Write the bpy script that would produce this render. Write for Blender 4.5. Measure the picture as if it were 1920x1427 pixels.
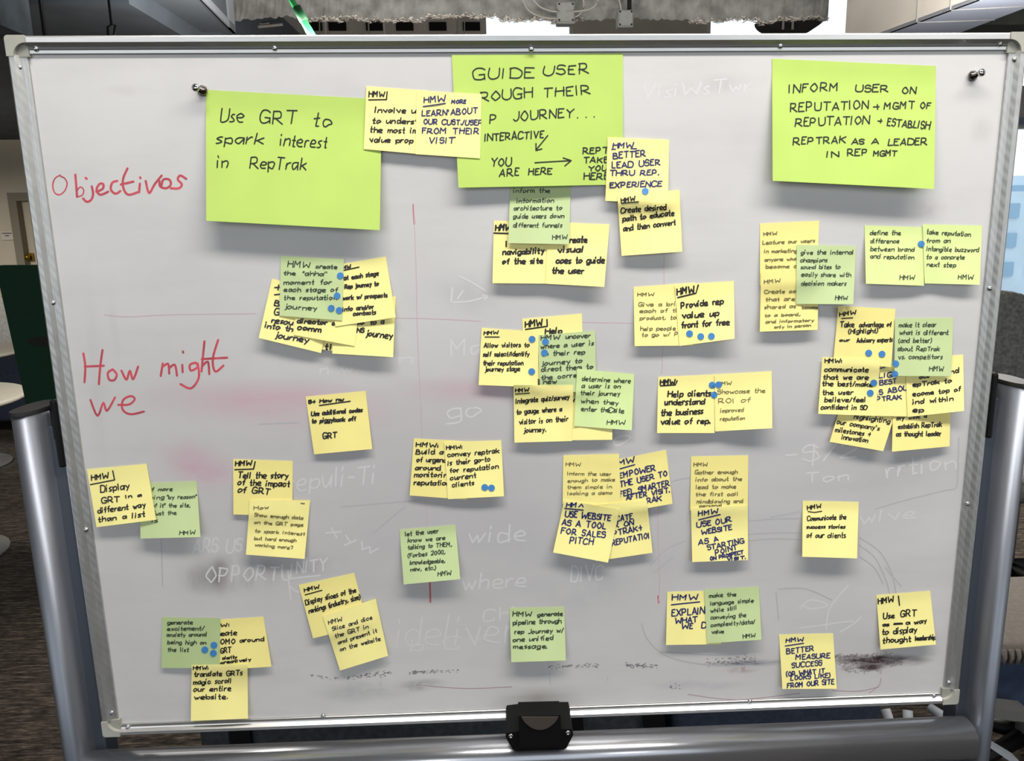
import bpy, bmesh, math, random
import numpy as np
from mathutils import Vector, Matrix
random.seed(7)
PI = math.pi
SC = bpy.context.scene
for o in list(bpy.data.objects): bpy.data.objects.remove(o)
COL = SC.collection
H0 = 1.236                       # height of the whiteboard's centre above the floor

# ---------------------------------------------------------------- camera
F, PITCH, YAW, ROLL, UX, UY = 1400.0, 0.194382, 0.039488, 0.013325, 51.0014, -5.6283
CAMB = np.array([-0.031863, 0.224038, 0.935697])          # in the board's frame (right, up, out of the board)
def _rot(p, y, r):
    cx, sx, cy, sy, cz, sz = math.cos(p), math.sin(p), math.cos(y), math.sin(y), math.cos(r), math.sin(r)
    Rx = np.array([[1,0,0],[0,cx,-sx],[0,sx,cx]]); Ry = np.array([[cy,0,sy],[0,1,0],[-sy,0,cy]]); Rz = np.array([[cz,-sz,0],[sz,cz,0],[0,0,1]])
    return Rz @ Rx @ Ry
RB = _rot(PITCH, YAW, ROLL)
MW = np.array([[1,0,0],[0,0,-1],[0,1,0]], float)      # board frame -> world
CAMW = MW @ CAMB + np.array([0, 0, H0])
cam = bpy.data.cameras.new('camera'); camo = bpy.data.objects.new('camera', cam); COL.objects.link(camo)
R3 = MW @ RB.T
m4 = Matrix([list(R3[0])+[CAMW[0]], list(R3[1])+[CAMW[1]], list(R3[2])+[CAMW[2]], [0,0,0,1]])
camo.matrix_world = m4
cam.sensor_fit = 'HORIZONTAL'; cam.sensor_width = 36; cam.lens = F/1920*36
cam.shift_x = -UX/1920; cam.shift_y = UY/1920; cam.clip_start = 0.02
SC.camera = camo

# ---------------------------------------------------------------- world and lights
w = bpy.data.worlds.new('world'); SC.world = w; w.use_nodes = True
bg = w.node_tree.nodes['Background']; bg.inputs[0].default_value = (0.86, 0.93, 1.0, 1); bg.inputs[1].default_value = 1.25
SC.view_settings.view_transform = 'Standard'; SC.view_settings.look = 'None'
SC.view_settings.exposure = 0.0; SC.view_settings.gamma = 1.0; SC.view_settings.use_curve_mapping = False
LAMPS = [  # x, y, z, length, width, watts
    (0.55, -0.72, 2.90, 2.60, 0.28, 64),
    (-3.6, -6.0, 2.90, 1.25, 0.50, 60),
    (3.4, -5.6, 2.90, 1.25, 0.50, 60),  # unseen, added to help light the board
    (-6.2, 5.6, 2.30, 1.25, 0.50, 120),  # from here on: unseen uplights added to brighten the room behind the board
    (-0.8, 3.1, 2.15, 1.25, 0.40, 90),
    (2.1, 2.6, 2.12, 1.25, 0.40, 90)]
LAMP_COL = (1.0, 0.955, 0.90)

# ---------------------------------------------------------------- helpers
def ray(px, py):
    v = np.array([(px-960-UX)/F, -(py-713.5-UY)/F, -1.0])
    return MW @ (RB.T @ v)
def atY(px, py, Y):
    d = ray(px, py); t = (Y-CAMW[1])/d[1]; return CAMW + d*t
def atZ(px, py, Z):
    d = ray(px, py); t = (Z-CAMW[2])/d[2]; return CAMW + d*t
def onb(px, py, h=0.0):            # point h metres in front of the writing surface
    return atY(px, py, -h)
def tag(o, label=None, cat=None, group=None, kind=None):
    if label: o['label'] = label
    if cat: o['category'] = cat
    if group: o['group'] = group
    if kind: o['kind'] = kind
    return o
def empty(name, loc, label, cat, group=None, rz=0):
    o = bpy.data.objects.new(name, None); COL.objects.link(o); o.location = loc; o.rotation_euler = (0,0,rz)
    o.empty_display_size = 0.05
    bpy.context.view_layer.update()
    return tag(o, label, cat, group)
def link(name, verts, faces, mat, parent=None, smooth=False, local=False):
    me = bpy.data.meshes.new(name); me.from_pydata([tuple(map(float, v)) for v in verts], [], faces); me.update()
    me.materials.append(mat)
    if smooth: me.polygons.foreach_set('use_smooth', [True]*len(me.polygons))
    return place(name, me, parent, local)
def place(name, me, parent, local):
    o = bpy.data.objects.new(name, me); COL.objects.link(o)
    if parent is not None:
        o.parent = parent
        if not local:
            q = parent; mi = Matrix.Identity(4)
            chain = []
            while q is not None: chain.append(q); q = q.parent
            for q in reversed(chain): mi = mi @ q.matrix_basis
            me.transform(mi.inverted())
    return o
def bm_obj(name, bm, mat, parent=None, smooth=False, local=False):
    bmesh.ops.recalc_face_normals(bm, faces=bm.faces)
    me = bpy.data.meshes.new(name); bm.to_mesh(me); bm.free(); me.materials.append(mat)
    if smooth: me.polygons.foreach_set('use_smooth', [True]*len(me.polygons))
    return place(name, me, parent, local)
def b_box(bm, c, s, bev=0.0, rot=None, seg=2):
    r = bmesh.ops.create_cube(bm, size=1.0); vs = r['verts']
    bmesh.ops.scale(bm, vec=s, verts=vs)
    if bev > 0:
        es = list({e for v in vs for e in v.link_edges})
        rr = bmesh.ops.bevel(bm, geom=es, offset=bev, segments=seg, affect='EDGES', profile=0.5)
        vs = list({v for f in rr['faces'] for v in f.verts} | {v for v in vs if v.is_valid})
    if rot is not None: bmesh.ops.rotate(bm, cent=(0,0,0), matrix=rot, verts=vs)
    bmesh.ops.translate(bm, vec=c, verts=vs); return vs
def box(name, c, s, mat, parent=None, bev=0.0, rot=None, smooth=False, local=False, seg=2):
    bm = bmesh.new(); b_box(bm, Vector(c), s, bev, rot, seg); return bm_obj(name, bm, mat, parent, smooth, local)
def b_tube(bm, pts, r, n=8, caps=True):
    pts = [Vector(p) for p in pts]; rings = []
    for i, p in enumerate(pts):
        d = (pts[min(i+1, len(pts)-1)] - pts[max(i-1, 0)]).normalized()
        a = Vector((0,0,1)) if abs(d.z) < .9 else Vector((1,0,0))
        u = d.cross(a).normalized(); v = d.cross(u)
        rr = r[i] if isinstance(r, (list, tuple)) else r
        rings.append([bm.verts.new(p + u*rr*math.cos(2*PI*k/n) + v*rr*math.sin(2*PI*k/n)) for k in range(n)])
    for a, b in zip(rings, rings[1:]):
        for k in range(n): bm.faces.new((a[k], a[(k+1) % n], b[(k+1) % n], b[k]))
    if caps: bm.faces.new(rings[0]); bm.faces.new(rings[-1][::-1])
def tube(name, pts, r, mat, parent=None, n=8, smooth=True, local=False):
    bm = bmesh.new(); b_tube(bm, pts, r, n); return bm_obj(name, bm, mat, parent, smooth, local)
def b_lathe(bm, prof, c, axis, n=20):       # prof: (radius, distance along axis)
    c = Vector(c); a = Vector(axis).normalized(); t = Vector((0,0,1)) if abs(a.z) < .9 else Vector((1,0,0))
    u = a.cross(t).normalized(); v = a.cross(u); rings = []
    for r, h in prof: rings.append([bm.verts.new(c + a*h + (u*math.cos(2*PI*k/n) + v*math.sin(2*PI*k/n))*max(r, 1e-5)) for k in range(n)])
    for p, q in zip(rings, rings[1:]):
        for k in range(n): bm.faces.new((p[k], p[(k+1) % n], q[(k+1) % n], q[k]))
    bm.faces.new(rings[0]); bm.faces.new(rings[-1][::-1])
def lathe(name, prof, c, axis, mat, parent=None, n=20, smooth=True, local=False):
    bm = bmesh.new(); b_lathe(bm, prof, c, axis, n); return bm_obj(name, bm, mat, parent, smooth, local)
def b_prism(bm, poly, off):                  # poly: 3D points, off: extrusion vector
    a = [bm.verts.new(Vector(p)) for p in poly]; b = [bm.verts.new(Vector(p)+Vector(off)) for p in poly]; n = len(a)
    bm.faces.new(a); bm.faces.new(b[::-1])
    for i in range(n): bm.faces.new((a[i], a[(i+1) % n], b[(i+1) % n], b[i]))
def prism(name, poly, off, mat, parent=None, local=False):
    bm = bmesh.new(); b_prism(bm, poly, off); return bm_obj(name, bm, mat, parent, False, local)

def lin(c):                                  # sRGB 0..255 -> linear
    return tuple((x/255/12.92 if x/255 <= .04045 else ((x/255+.055)/1.055)**2.4) for x in c) + (1.0,)
def mat(name, rgb, rough=0.6, metal=0.0, var=0.0, scale=20.0, bump=0.0, stretch=(1,1,1), bscale=None, emit=0.0, rgb2=None, spec=0.5, coat=0.0, aniso=0.0):
    m = bpy.data.materials.new(name); m.use_nodes = True; nt = m.node_tree; N = nt.nodes; L = nt.links
    b = N['Principled BSDF']; b.inputs['Roughness'].default_value = rough; b.inputs['Metallic'].default_value = metal
    b.inputs['Specular IOR Level'].default_value = spec; b.inputs['Coat Weight'].default_value = coat
    if coat: b.inputs['Coat Roughness'].default_value = 0.12
    b.inputs['Anisotropic'].default_value = aniso
    c = lin(rgb)
    tc = N.new('ShaderNodeTexCoord'); mp = N.new('ShaderNodeMapping'); L.new(tc.outputs['Object'], mp.inputs[0]); mp.inputs['Scale'].default_value = stretch
    nz = N.new('ShaderNodeTexNoise'); nz.inputs['Scale'].default_value = scale; nz.inputs['Detail'].default_value = 5; L.new(mp.outputs[0], nz.inputs['Vector'])
    mx = N.new('ShaderNodeMix'); mx.data_type = 'RGBA'
    c2 = lin(rgb2) if rgb2 else tuple(x*(1-var) for x in c[:3]) + (1,)
    c1 = c if rgb2 else tuple(min(1, x*(1+var)) for x in c[:3]) + (1,)
    mx.inputs[6].default_value = c1; mx.inputs[7].default_value = c2
    rp = N.new('ShaderNodeMapRange'); rp.inputs[1].default_value = .35; rp.inputs[2].default_value = .65; L.new(nz.outputs[0], rp.inputs[0]); L.new(rp.outputs[0], mx.inputs[0])
    L.new(mx.outputs[2], b.inputs['Base Color'])
    if bump > 0:
        bp = N.new('ShaderNodeBump'); bp.inputs['Strength'].default_value = bump; bp.inputs['Distance'].default_value = .003
        nb = N.new('ShaderNodeTexNoise'); nb.inputs['Scale'].default_value = bscale or scale; nb.inputs['Detail'].default_value = 6; L.new(mp.outputs[0], nb.inputs['Vector'])
        L.new(nb.outputs[0], bp.inputs['Height']); L.new(bp.outputs[0], b.inputs['Normal'])
    if emit:
        b.inputs['Emission Color'].default_value = c; b.inputs['Emission Strength'].default_value = emit
    return m
# ---------------------------------------------------------------- pen strokes: a one-line hand alphabet
GL = {}
def _g(s):
    for row in s.strip().split('\n'):
        k, w_, d = row.split(' ', 2); st = []
        for p in d.split(';'):
            p = p.strip(); cur = p[0] == '~'; p = p.lstrip('~').strip()
            st.append((cur, [(int(q[0]), int(q[1])) for q in p.split()]))
        GL[k] = (int(w_), st)
_g('''A 4 02 29 42;14 34
B 4 02 09;~09 29 38 37 26 06;~06 26 35 43 32 02
C 4 ~48 39 19 07 04 12 32 43
D 4 02 09;~09 29 47 44 32 02
E 3 39 09 02 32;06 26
F 3 39 09 02;06 26
G 4 ~48 39 19 07 04 12 32 43;45 25;45 42
H 4 02 09;42 49;06 46
I 1 02 09
J 3 ~39 34 22 12 03
K 4 02 09;48 05;16 42
L 3 09 02 32
M 5 02 09 25 49 42
N 4 02 09 42 49
O 4 ~29 18 05 13 22 33 45 38 29
P 4 02 09;~09 29 38 36 25 05
Q 4 ~29 18 05 13 22 33 45 38 29;24 42
R 4 02 09;~09 29 38 36 25 05;15 42
S 3 ~38 29 19 08 06 26 35 33 22 12 03
T 4 09 49;29 22
U 4 ~09 04 12 32 44 49
V 4 09 22 49
W 6 09 12 36 52 69
X 4 09 42;49 02
Y 4 09 26;49 26 22
Z 4 09 49 02 42
a 3 ~36 16 05 03 12 23 35;36 32
b 3 09 02;~05 26 35 33 22 03
c 3 ~35 26 16 05 03 12 33
d 3 39 32;~35 16 05 03 12 33
e 3 ~04 24 35 26 16 05 03 12 32
f 2 ~29 18 16 12;06 26
g 3 ~36 16 05 03 12 33;~36 31 20 00
h 3 09 02;~05 26 35 32
i 1 06 02;08 09
j 1 ~16 11 00;18 19
k 3 09 02;36 04;14 32
l 1 09 02
m 4 06 02;~05 16 25 22;~25 36 45 42
n 3 06 02;~05 26 35 32
o 3 ~16 05 03 12 23 34 35 26 16
p 3 06 00;~05 26 35 33 22 03
q 3 36 30;~36 16 05 03 12 33
r 2 06 02;~04 16 26
s 2 ~26 16 05 14 23 12 02
t 2 19 12 22;06 26
u 3 ~06 03 12 23 35;36 32
v 3 06 22 36
w 4 06 12 25 32 46
x 3 06 32;36 02
y 3 06 23;36 10
z 3 06 36 02 32
0 3 ~29 18 05 13 22 33 35 38 29
2 3 ~08 29 38 36 02;02 32
8 3 ~16 05 03 12 33 35 16 08 29 38 16
. 0 02 03
, 1 13 01
: 0 02 03;05 06
/ 2 02 29
+ 3 05 35;28 22
- 2 05 25
' 1 09 07
" 1 09 07;19 17
( 1 ~19 07 04 11
) 1 ~09 17 14 01
? 3 ~08 29 38 36 24;22 23
! 0 09 04;02 03
_ 3 01 31
$ 3 ~38 29 19 08 06 26 35 33 22 12 03;20 29
@ 4 ~34 24 25 35 34 44 47 29 08 04 12 42''')
def smooth(pts, k=3):
    if len(pts) < 3: return pts
    P = [pts[0]] + list(pts) + [pts[-1]]; out = []
    for i in range(1, len(P)-2):
        a, b, c, d = [np.array(q, float) for q in P[i-1:i+3]]
        for j in range(k):
            t = j/k; out.append(tuple(.5*((2*b)+(-a+c)*t+(2*a-5*b+4*c-d)*t*t+(-a+3*b-3*c+d)*t**3)))
    out.append(tuple(pts[-1])); return out
def text_strokes(x0, y0, x1, y1, txt, h, rnd, slant=0.12):
    adv = 0; items = []
    for ch in txt:
        if ch == ' ': adv += 4.0; continue
        if ch not in GL: continue
        w_, st = GL[ch]; items.append((adv, st)); adv += w_ + 1.35
    tot = max(adv - 1.35, 1.0); sx = math.hypot(x1-x0, y1-y0)/tot; sy = h/7.0
    ux, uy = (x1-x0)/(sx*tot), (y1-y0)/(sx*tot); out = []
    for a, st in items:
        dy = rnd.uniform(-.35, .35); sc = rnd.uniform(.92, 1.1)
        for cur, pts in st:
            q = []
            for (gx, gy) in pts:
                X = (a + gx + rnd.uniform(-.3, .3))*sx; Y = ((gy-2)*sc + dy + rnd.uniform(-.22, .22))*sy
                X += Y*slant
                q.append((x0 + ux*X + uy*Y, y0 + uy*X - ux*Y))
            out.append(smooth(q) if cur else q)
    return out
def ribbon(strokes, mapper, wid):
    V = []; Fc = []; parts = []
    for q in strokes:                          # break the stroke at its sharp corners
        q = [np.array(p, float) for p in q]; cur = [q[0]]
        for i in range(1, len(q)):
            cur.append(q[i])
            if i < len(q)-1:
                a = q[i]-q[i-1]; b = q[i+1]-q[i]; c = float(a@b)/max(np.hypot(*a)*np.hypot(*b), 1e-9)
                if c < .45: parts.append(cur); cur = [q[i]]
        parts.append(cur)
    for kk, q in enumerate(parts):
        dh = (kk % 9)*5e-6
        r = [q[0]]
        for p in q[1:]:
            if np.hypot(*(p-r[-1])) > .25: r.append(p)
        if len(r) < 2: r = [q[0]-np.array([0, wid*.35]), q[0]+np.array([0, wid*.35])]
        d0 = (r[0]-r[1])/max(np.hypot(*(r[0]-r[1])), 1e-6); d1 = (r[-1]-r[-2])/max(np.hypot(*(r[-1]-r[-2])), 1e-6)
        r = [r[0]+d0*wid*.42] + r + [r[-1]+d1*wid*.42]; n = len(r); base = len(V)
        for i, p in enumerate(r):
            a = r[max(i-1, 0)]; b = r[min(i+1, n-1)]; t = (b-a)/max(np.hypot(*(b-a)), 1e-6); nn = np.array([-t[1], t[0]])
            ww = wid*.5*(.55 if i in (0, n-1) else 1.0)
            e_ = np.array([0, -(dh+i*1.5e-6), 0]); V.append(mapper(*(p+nn*ww))+e_); V.append(mapper(*(p-nn*ww))+e_)
        for i in range(n-1): Fc.append((base+2*i, base+2*i+1, base+2*i+3, base+2*i+2))
    return V, Fc

# ---------------------------------------------------------------- sticky notes
NOTES = []; GN = 14
class Note: pass
def uv_of(q, x, y):                     # inverse bilinear inside a pixel quad TL,TR,BR,BL
    u = v = .5; TL, TR, BR, BL = [np.array(p, float) for p in q]; P = np.array([x, y])
    for _ in range(6):
        f = TL*(1-u)*(1-v)+TR*u*(1-v)+BR*u*v+BL*(1-u)*v - P
        du = (TR-TL)*(1-v)+(BR-BL)*v; dv = (BL-TL)*(1-u)+(BR-TR)*u
        det = du[0]*dv[1]-du[1]*dv[0]; u -= (f[0]*dv[1]-f[1]*dv[0])/det; v -= (du[0]*f[1]-du[1]*f[0])/det
    return u, v
def h_at(nt, u, v):
    u = min(max(u, 0), 1)*GN; v = min(max(v, 0), 1)*GN; i = min(int(u), GN-1); j = min(int(v), GN-1); a = u-i; b = v-j; h = nt.h
    return (h[j][i]*(1-a)+h[j][i+1]*a)*(1-b) + (h[j+1][i]*(1-a)+h[j+1][i+1]*a)*b
def top_h(px, py, upto=None):
    for nt in reversed(NOTES[:upto]):
        if px < nt.bb[0] or px > nt.bb[2] or py < nt.bb[1] or py > nt.bb[3]: continue
        u, v = uv_of(nt.q, px, py)
        if -.01 <= u <= 1.01 and -.01 <= v <= 1.01: return h_at(nt, u, v), nt
    return 0.0, None

def note(kind, q, label, lines=(), tile=(0, 0), h=10, pen='k', wid=2.4, raw=(), lift=(7, 7), scale=3.965, slant=.12, group=None):
    big = kind == 'big'; k = Note(); k.q = q; marg = 4.0
    xs = [p[0] for p in q]; ys = [p[1] for p in q]; k.bb = (min(xs), min(ys), max(xs), max(ys))
    rnd = random.Random(label); n = GN+1; own = np.zeros((n, n)); PX = np.zeros((n, n, 2)); cy = rnd.uniform(-.12, .12)
    TL, TR, BR, BL = [np.array(p, float) for p in q]
    for j in range(n):
        for i in range(n):
            u, v = i/GN, j/GN; PX[j][i] = TL*(1-u)*(1-v)+TR*u*(1-v)+BR*u*v+BL*(1-u)*v
            g = 0 if v < .13 else ((v-.13)/.87)**1.12
            own[j][i] = .0006 + (lift[0]*(1-u)+lift[1]*u)*.001*g + .0012*g*math.sin(PI*u)*(1+cy) - (0.0006*g if big else 0)
    obs = np.zeros((n, n)); hit = False
    for j in range(n):
        for i in range(n):
            x, y = PX[j][i]
            for o in NOTES:
                if x < o.bb[0]-marg or x > o.bb[2]+marg or y < o.bb[1]-marg or y > o.bb[3]+marg: continue
                u, v = uv_of(o.q, x, y); mu = marg/max(np.hypot(*(np.array(o.q[1])-np.array(o.q[0]))), 1)
                if -mu <= u <= 1+mu and -mu <= v <= 1+mu: obs[j][i] = max(obs[j][i], h_at(o, u, v)+.0011); hit = True
    H = np.maximum(own, obs)
    if hit:
        for _ in range(30):
            P = np.pad(H, 1, mode='edge'); av = (P[:-2, 1:-1]+P[2:, 1:-1]+P[1:-1, :-2]+P[1:-1, 2:])/4
            H = np.maximum(np.maximum(own, obs), av*.985)
    k.h = H; k.px = PX
    V = [onb(PX[j][i][0], PX[j][i][1], H[j][i]) for j in range(n) for i in range(n)]; m = len(V)
    V += [v + np.array([0, .00018, 0]) for v in V]; idx = lambda i, j: j*n+i
    Fc = []
    for j in range(GN):
        for i in range(GN):
            a, b, c, d = idx(i, j), idx(i+1, j), idx(i+1, j+1), idx(i, j+1); Fc.append((a, d, c, b)); Fc.append((a+m, b+m, c+m, d+m))
    for i in range(GN):
        for a, b in ((idx(i+1, 0), idx(i, 0)), (idx(i, GN), idx(i+1, GN)), (idx(0, i), idx(0, i+1)), (idx(GN, i+1), idx(GN, i))):
            s_ = len(V); V += [V[b], V[a], V[a+m], V[b+m]]; Fc.append((s_, s_+1, s_+2, s_+3))
    c = onb(*(sum(PX[:, :].reshape(-1, 2))/(n*n)), .0005)
    root = empty('sticky_note', tuple(onb(*((TL+TR)/2), 0)), label, 'sticky note', group)
    sheet = link('paper', V, Fc, PAPER[kind], root, smooth=True); sheet.data.polygons.foreach_set('use_smooth', [True]*(2*GN*GN)+[False]*(4*GN))
    NOTES.append(k); me_i = len(NOTES)
    def mp(x, y):
        u, v = uv_of(k.q, x, y); return onb(x, y, h_at(k, u, v)+.00035)
    ox, oy = tile; st = []
    for ln in lines:
        x0, y0, x1, y1, t = ln[:5]; hh = ln[5] if len(ln) > 5 else h
        st += text_strokes(ox+x0/scale, oy+y0/scale, ox+x1/scale, oy+y1/scale, t, hh*.88, rnd, slant)
    for r in raw: st.append([(ox+x/scale, oy+y/scale) for x, y in r])
    # keep only ink that lies on this sheet
    st2 = []
    for s in st:
        cur = []
        for p in s:
            u, v = uv_of(k.q, *p)
            if -.0 <= u <= 1.0 and 0 <= v <= 1: cur.append(p)
            else:
                if len(cur) > 1: st2.append(cur)
                cur = []
        if len(cur) > 1: st2.append(cur)
    if st2:
        V, Fc = ribbon(st2, mp, wid*.8); link('handwriting', V, Fc, INK[pen], root)
    return root
def dot(px, py, label, r=6.3):
    hc, nt = top_h(px, py); ring = []
    for i in range(20):
        a = 2*PI*i/20; x, y = px+r*math.cos(a), py+r*math.sin(a); h, n2 = top_h(x, y)
        ring.append(onb(x, y, (h if n2 is nt else max(h, hc)) + .0007))
    mx = [p for p in ring]; low = [p + np.array([0, .00025, 0]) for p in ring]; c = sum(mx)/20
    V = mx + low + [c]; Fc = [(i, i+20, (i+1) % 20+20, (i+1) % 20) for i in range(20)] + [(40, i, (i+1) % 20) for i in range(20)] + [tuple(range(20, 40))]
    o = link('dot_sticker', V, Fc, M_dot, None)
    tag(o, label, 'sticker', 'blue voting dots on the sticky notes'); return o

PAPER = {}; INK = {}
BOARD_RGB = (207, 206, 205)
def paper_mat(name, rgb):
    m = mat(name, rgb, .88, var=.025, scale=18, bump=.12, bscale=35, spec=.25); return m
# ---------------------------------------------------------------- materials
PAPER['y'] = paper_mat('paper_yellow', (253,243,160)); PAPER['y2'] = paper_mat('paper_yellow_shaded', (247,235,150))  # second yellow is the same paper, darkened for notes in shade
PAPER['g'] = paper_mat('paper_green', (198,216,160)); PAPER['g2'] = paper_mat('paper_green_light', (214,236,166)); PAPER['g3'] = paper_mat('paper_green_yellow', (218,234,158))
PAPER['g4'] = paper_mat('paper_green_dark', (182,202,146)); PAPER['big'] = paper_mat('paper_lime', (186,214,110))
INK['k'] = mat('ink_black', (22,20,24), .5); INK['b'] = mat('ink_blue_black', (32,36,104), .5); INK['n'] = mat('ink_navy', (30,30,48), .5)
INK['d'] = mat('ink_grey', (52,62,48), .6); INK['t'] = mat('ink_thin', (112,104,66), .6)
M_red = mat('marker_red', (196,74,88), .5, var=.25, scale=60); M_pink = mat('marker_faint_red', (203,178,188), .5); M_ghost = mat('marker_ghost_white', (212,211,213), .35)
M_gr = mat('marker_faint_grey', (184,184,188), .45); M_gr2 = mat('marker_faint_grey_light', (190,190,193), .45); M_crumb = mat('marker_residue', (116,110,116), .6)
M_dot = mat('dot_blue', (62,130,196), .5, var=.04, scale=200)
M_alu = mat('aluminium', (196,196,194), .34, .9, var=.06, scale=30, stretch=(1,1,30), aniso=.4)
M_aluv = mat('aluminium_ribbed', (190,190,188), .42, .85, var=.06, scale=90, stretch=(1,1,.5))
_n = M_aluv.node_tree; _w = _n.nodes.new('ShaderNodeTexWave'); _w.bands_direction = 'DIAGONAL'; _w.inputs['Scale'].default_value = 46; _t = _n.nodes.new('ShaderNodeTexCoord'); _m = _n.nodes.new('ShaderNodeMapping'); _m.inputs['Scale'].default_value = (1.6, .01, 1)
_n.links.new(_t.outputs['Object'], _m.inputs[0]); _n.links.new(_m.outputs[0], _w.inputs[0]); _b = _n.nodes.new('ShaderNodeBump'); _b.inputs['Strength'].default_value = .12; _b.inputs['Distance'].default_value = .001; _n.links.new(_w.outputs[1], _b.inputs['Height']); _n.links.new(_b.outputs[0], _n.nodes['Principled BSDF'].inputs['Normal'])
M_cap = mat('grey_plastic', (168,168,158), .55, var=.04, scale=80)
M_chr = mat('chrome', (200,200,202), .12, 1.0); M_dkchr = mat('dark_chrome', (110,104,100), .2, 1.0)
M_post = mat('satin_aluminium', (132,137,146), .46, .9, var=.05, scale=14, stretch=(8,8,.4))
M_bar = mat('satin_bar', (176,178,184), .24, .85, var=.04, scale=14, stretch=(.4,8,8))
M_blk = mat('black_plastic', (5,5,6), .55, spec=.25); M_blk2 = mat('dark_grey_plastic', (34,33,33), .55); M_latch = mat('latch_brown_grey', (98,90,84), .3, .5)
M_beige = mat('wall_beige', (205,192,168), .85, var=.03, scale=3); M_door = mat('door_paint', (196,182,158), .6, var=.03, scale=4); M_frame = mat('door_frame_taupe', (134,124,104), .6)
M_brass = mat('brass', (150,120,30), .3, .8); M_sign = mat('sign_plate', (214,205,188), .6); M_ink2 = mat('sign_ink', (110,104,100), .6)
M_conc = mat('rough_concrete', (142,141,136), .95, var=.30, scale=9, bump=1.0, bscale=26); M_slate = mat('slate_paint', (92,100,108), .8, var=.1, scale=5, bump=.2)
M_slate2 = mat('panel_slate', (112,120,128), .75, var=.05, scale=3); M_concb = mat('blue_grey_concrete', (70,78,86), .95, var=.25, scale=8, bump=.8, bscale=20)
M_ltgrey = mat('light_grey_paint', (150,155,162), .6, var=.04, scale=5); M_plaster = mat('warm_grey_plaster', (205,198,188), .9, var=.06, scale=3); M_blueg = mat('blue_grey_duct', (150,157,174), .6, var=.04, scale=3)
M_dark = mat('black_parts_and_shade', (14,13,13), .9); M_white = mat('white_paint', (225,222,214), .5); M_fib = mat('frayed_insulation', (214,206,196), .9, var=.2, scale=60)  # near black serves shaded openings as well as screws and clip
M_green = mat('green_conduit', (52,176,92), .45, var=.08, scale=20); M_dgreen = mat('dark_green_plastic', (5,42,24), .65, var=.12, scale=4, spec=.2)
M_cable = mat('pale_cable', (176,172,164), .6); M_jbox = mat('junction_grey', (150,150,146), .6, var=.05, scale=30)
M_tabletop = mat('white_laminate', (165,160,146), .4); M_navy = mat('navy_fabric', (34,42,58), .9, var=.2, scale=60, bump=.3); M_sofa = mat('pale_grey_fabric', (118,118,112), .95, var=.15, scale=50, bump=.3)
M_gfab = mat('grey_fabric', (92,92,90), .95, var=.3, scale=70, bump=.5, bscale=300); M_mesh = mat('taupe_mesh_fabric', (98,92,86), .95, var=.1, scale=90, bump=.4, bscale=260)
M_blue = mat('blue_fabric', (44,56,80), .95, var=.15, scale=30, bump=.3); M_char = mat('charcoal_fabric', (44,48,51), .95, var=.3, scale=60, bump=.5, bscale=240)
M_grmetal = mat('grey_metal', (112,112,110), .4, .3)
# ---- carpet
def carpet():
    m = bpy.data.materials.new('striped_carpet'); m.use_nodes = True; nt = m.node_tree; N = nt.nodes; L = nt.links; b = N['Principled BSDF']; b.inputs['Roughness'].default_value = 1; b.inputs['Specular IOR Level'].default_value = .1
    tc = N.new('ShaderNodeTexCoord'); fac = None
    for sc, st in ((7.0, (1, 9, 1)), (24.0, (1, 5, 1))):
        mp = N.new('ShaderNodeMapping'); mp.inputs['Scale'].default_value = st; L.new(tc.outputs['Object'], mp.inputs[0])
        nz = N.new('ShaderNodeTexNoise'); nz.inputs['Scale'].default_value = sc; nz.inputs['Detail'].default_value = 7; nz.inputs['Roughness'].default_value = .7; L.new(mp.outputs[0], nz.inputs[0])
        if fac is None: fac = nz.outputs[0]
        else:
            a = N.new('ShaderNodeMath'); a.operation = 'ADD'; L.new(fac, a.inputs[0]); L.new(nz.outputs[0], a.inputs[1]); a2 = N.new('ShaderNodeMath'); a2.operation = 'MULTIPLY'; L.new(a.outputs[0], a2.inputs[0]); a2.inputs[1].default_value = .5; fac = a2.outputs[0]
    r = N.new('ShaderNodeValToRGB'); r.color_ramp.elements[0].position = .40; r.color_ramp.elements[1].position = .64
    r.color_ramp.elements[0].color = lin((22,20,18)); r.color_ramp.elements[1].color = lin((98,90,79)); e = r.color_ramp.elements.new(.5); e.color = lin((52,46,41))
    L.new(fac, r.inputs[0]); L.new(r.outputs[0], b.inputs['Base Color'])
    bp = N.new('ShaderNodeBump'); bp.inputs['Strength'].default_value = .6; bp.inputs['Distance'].default_value = .006; L.new(fac, bp.inputs['Height']); L.new(bp.outputs[0], b.inputs['Normal']); return m
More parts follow.
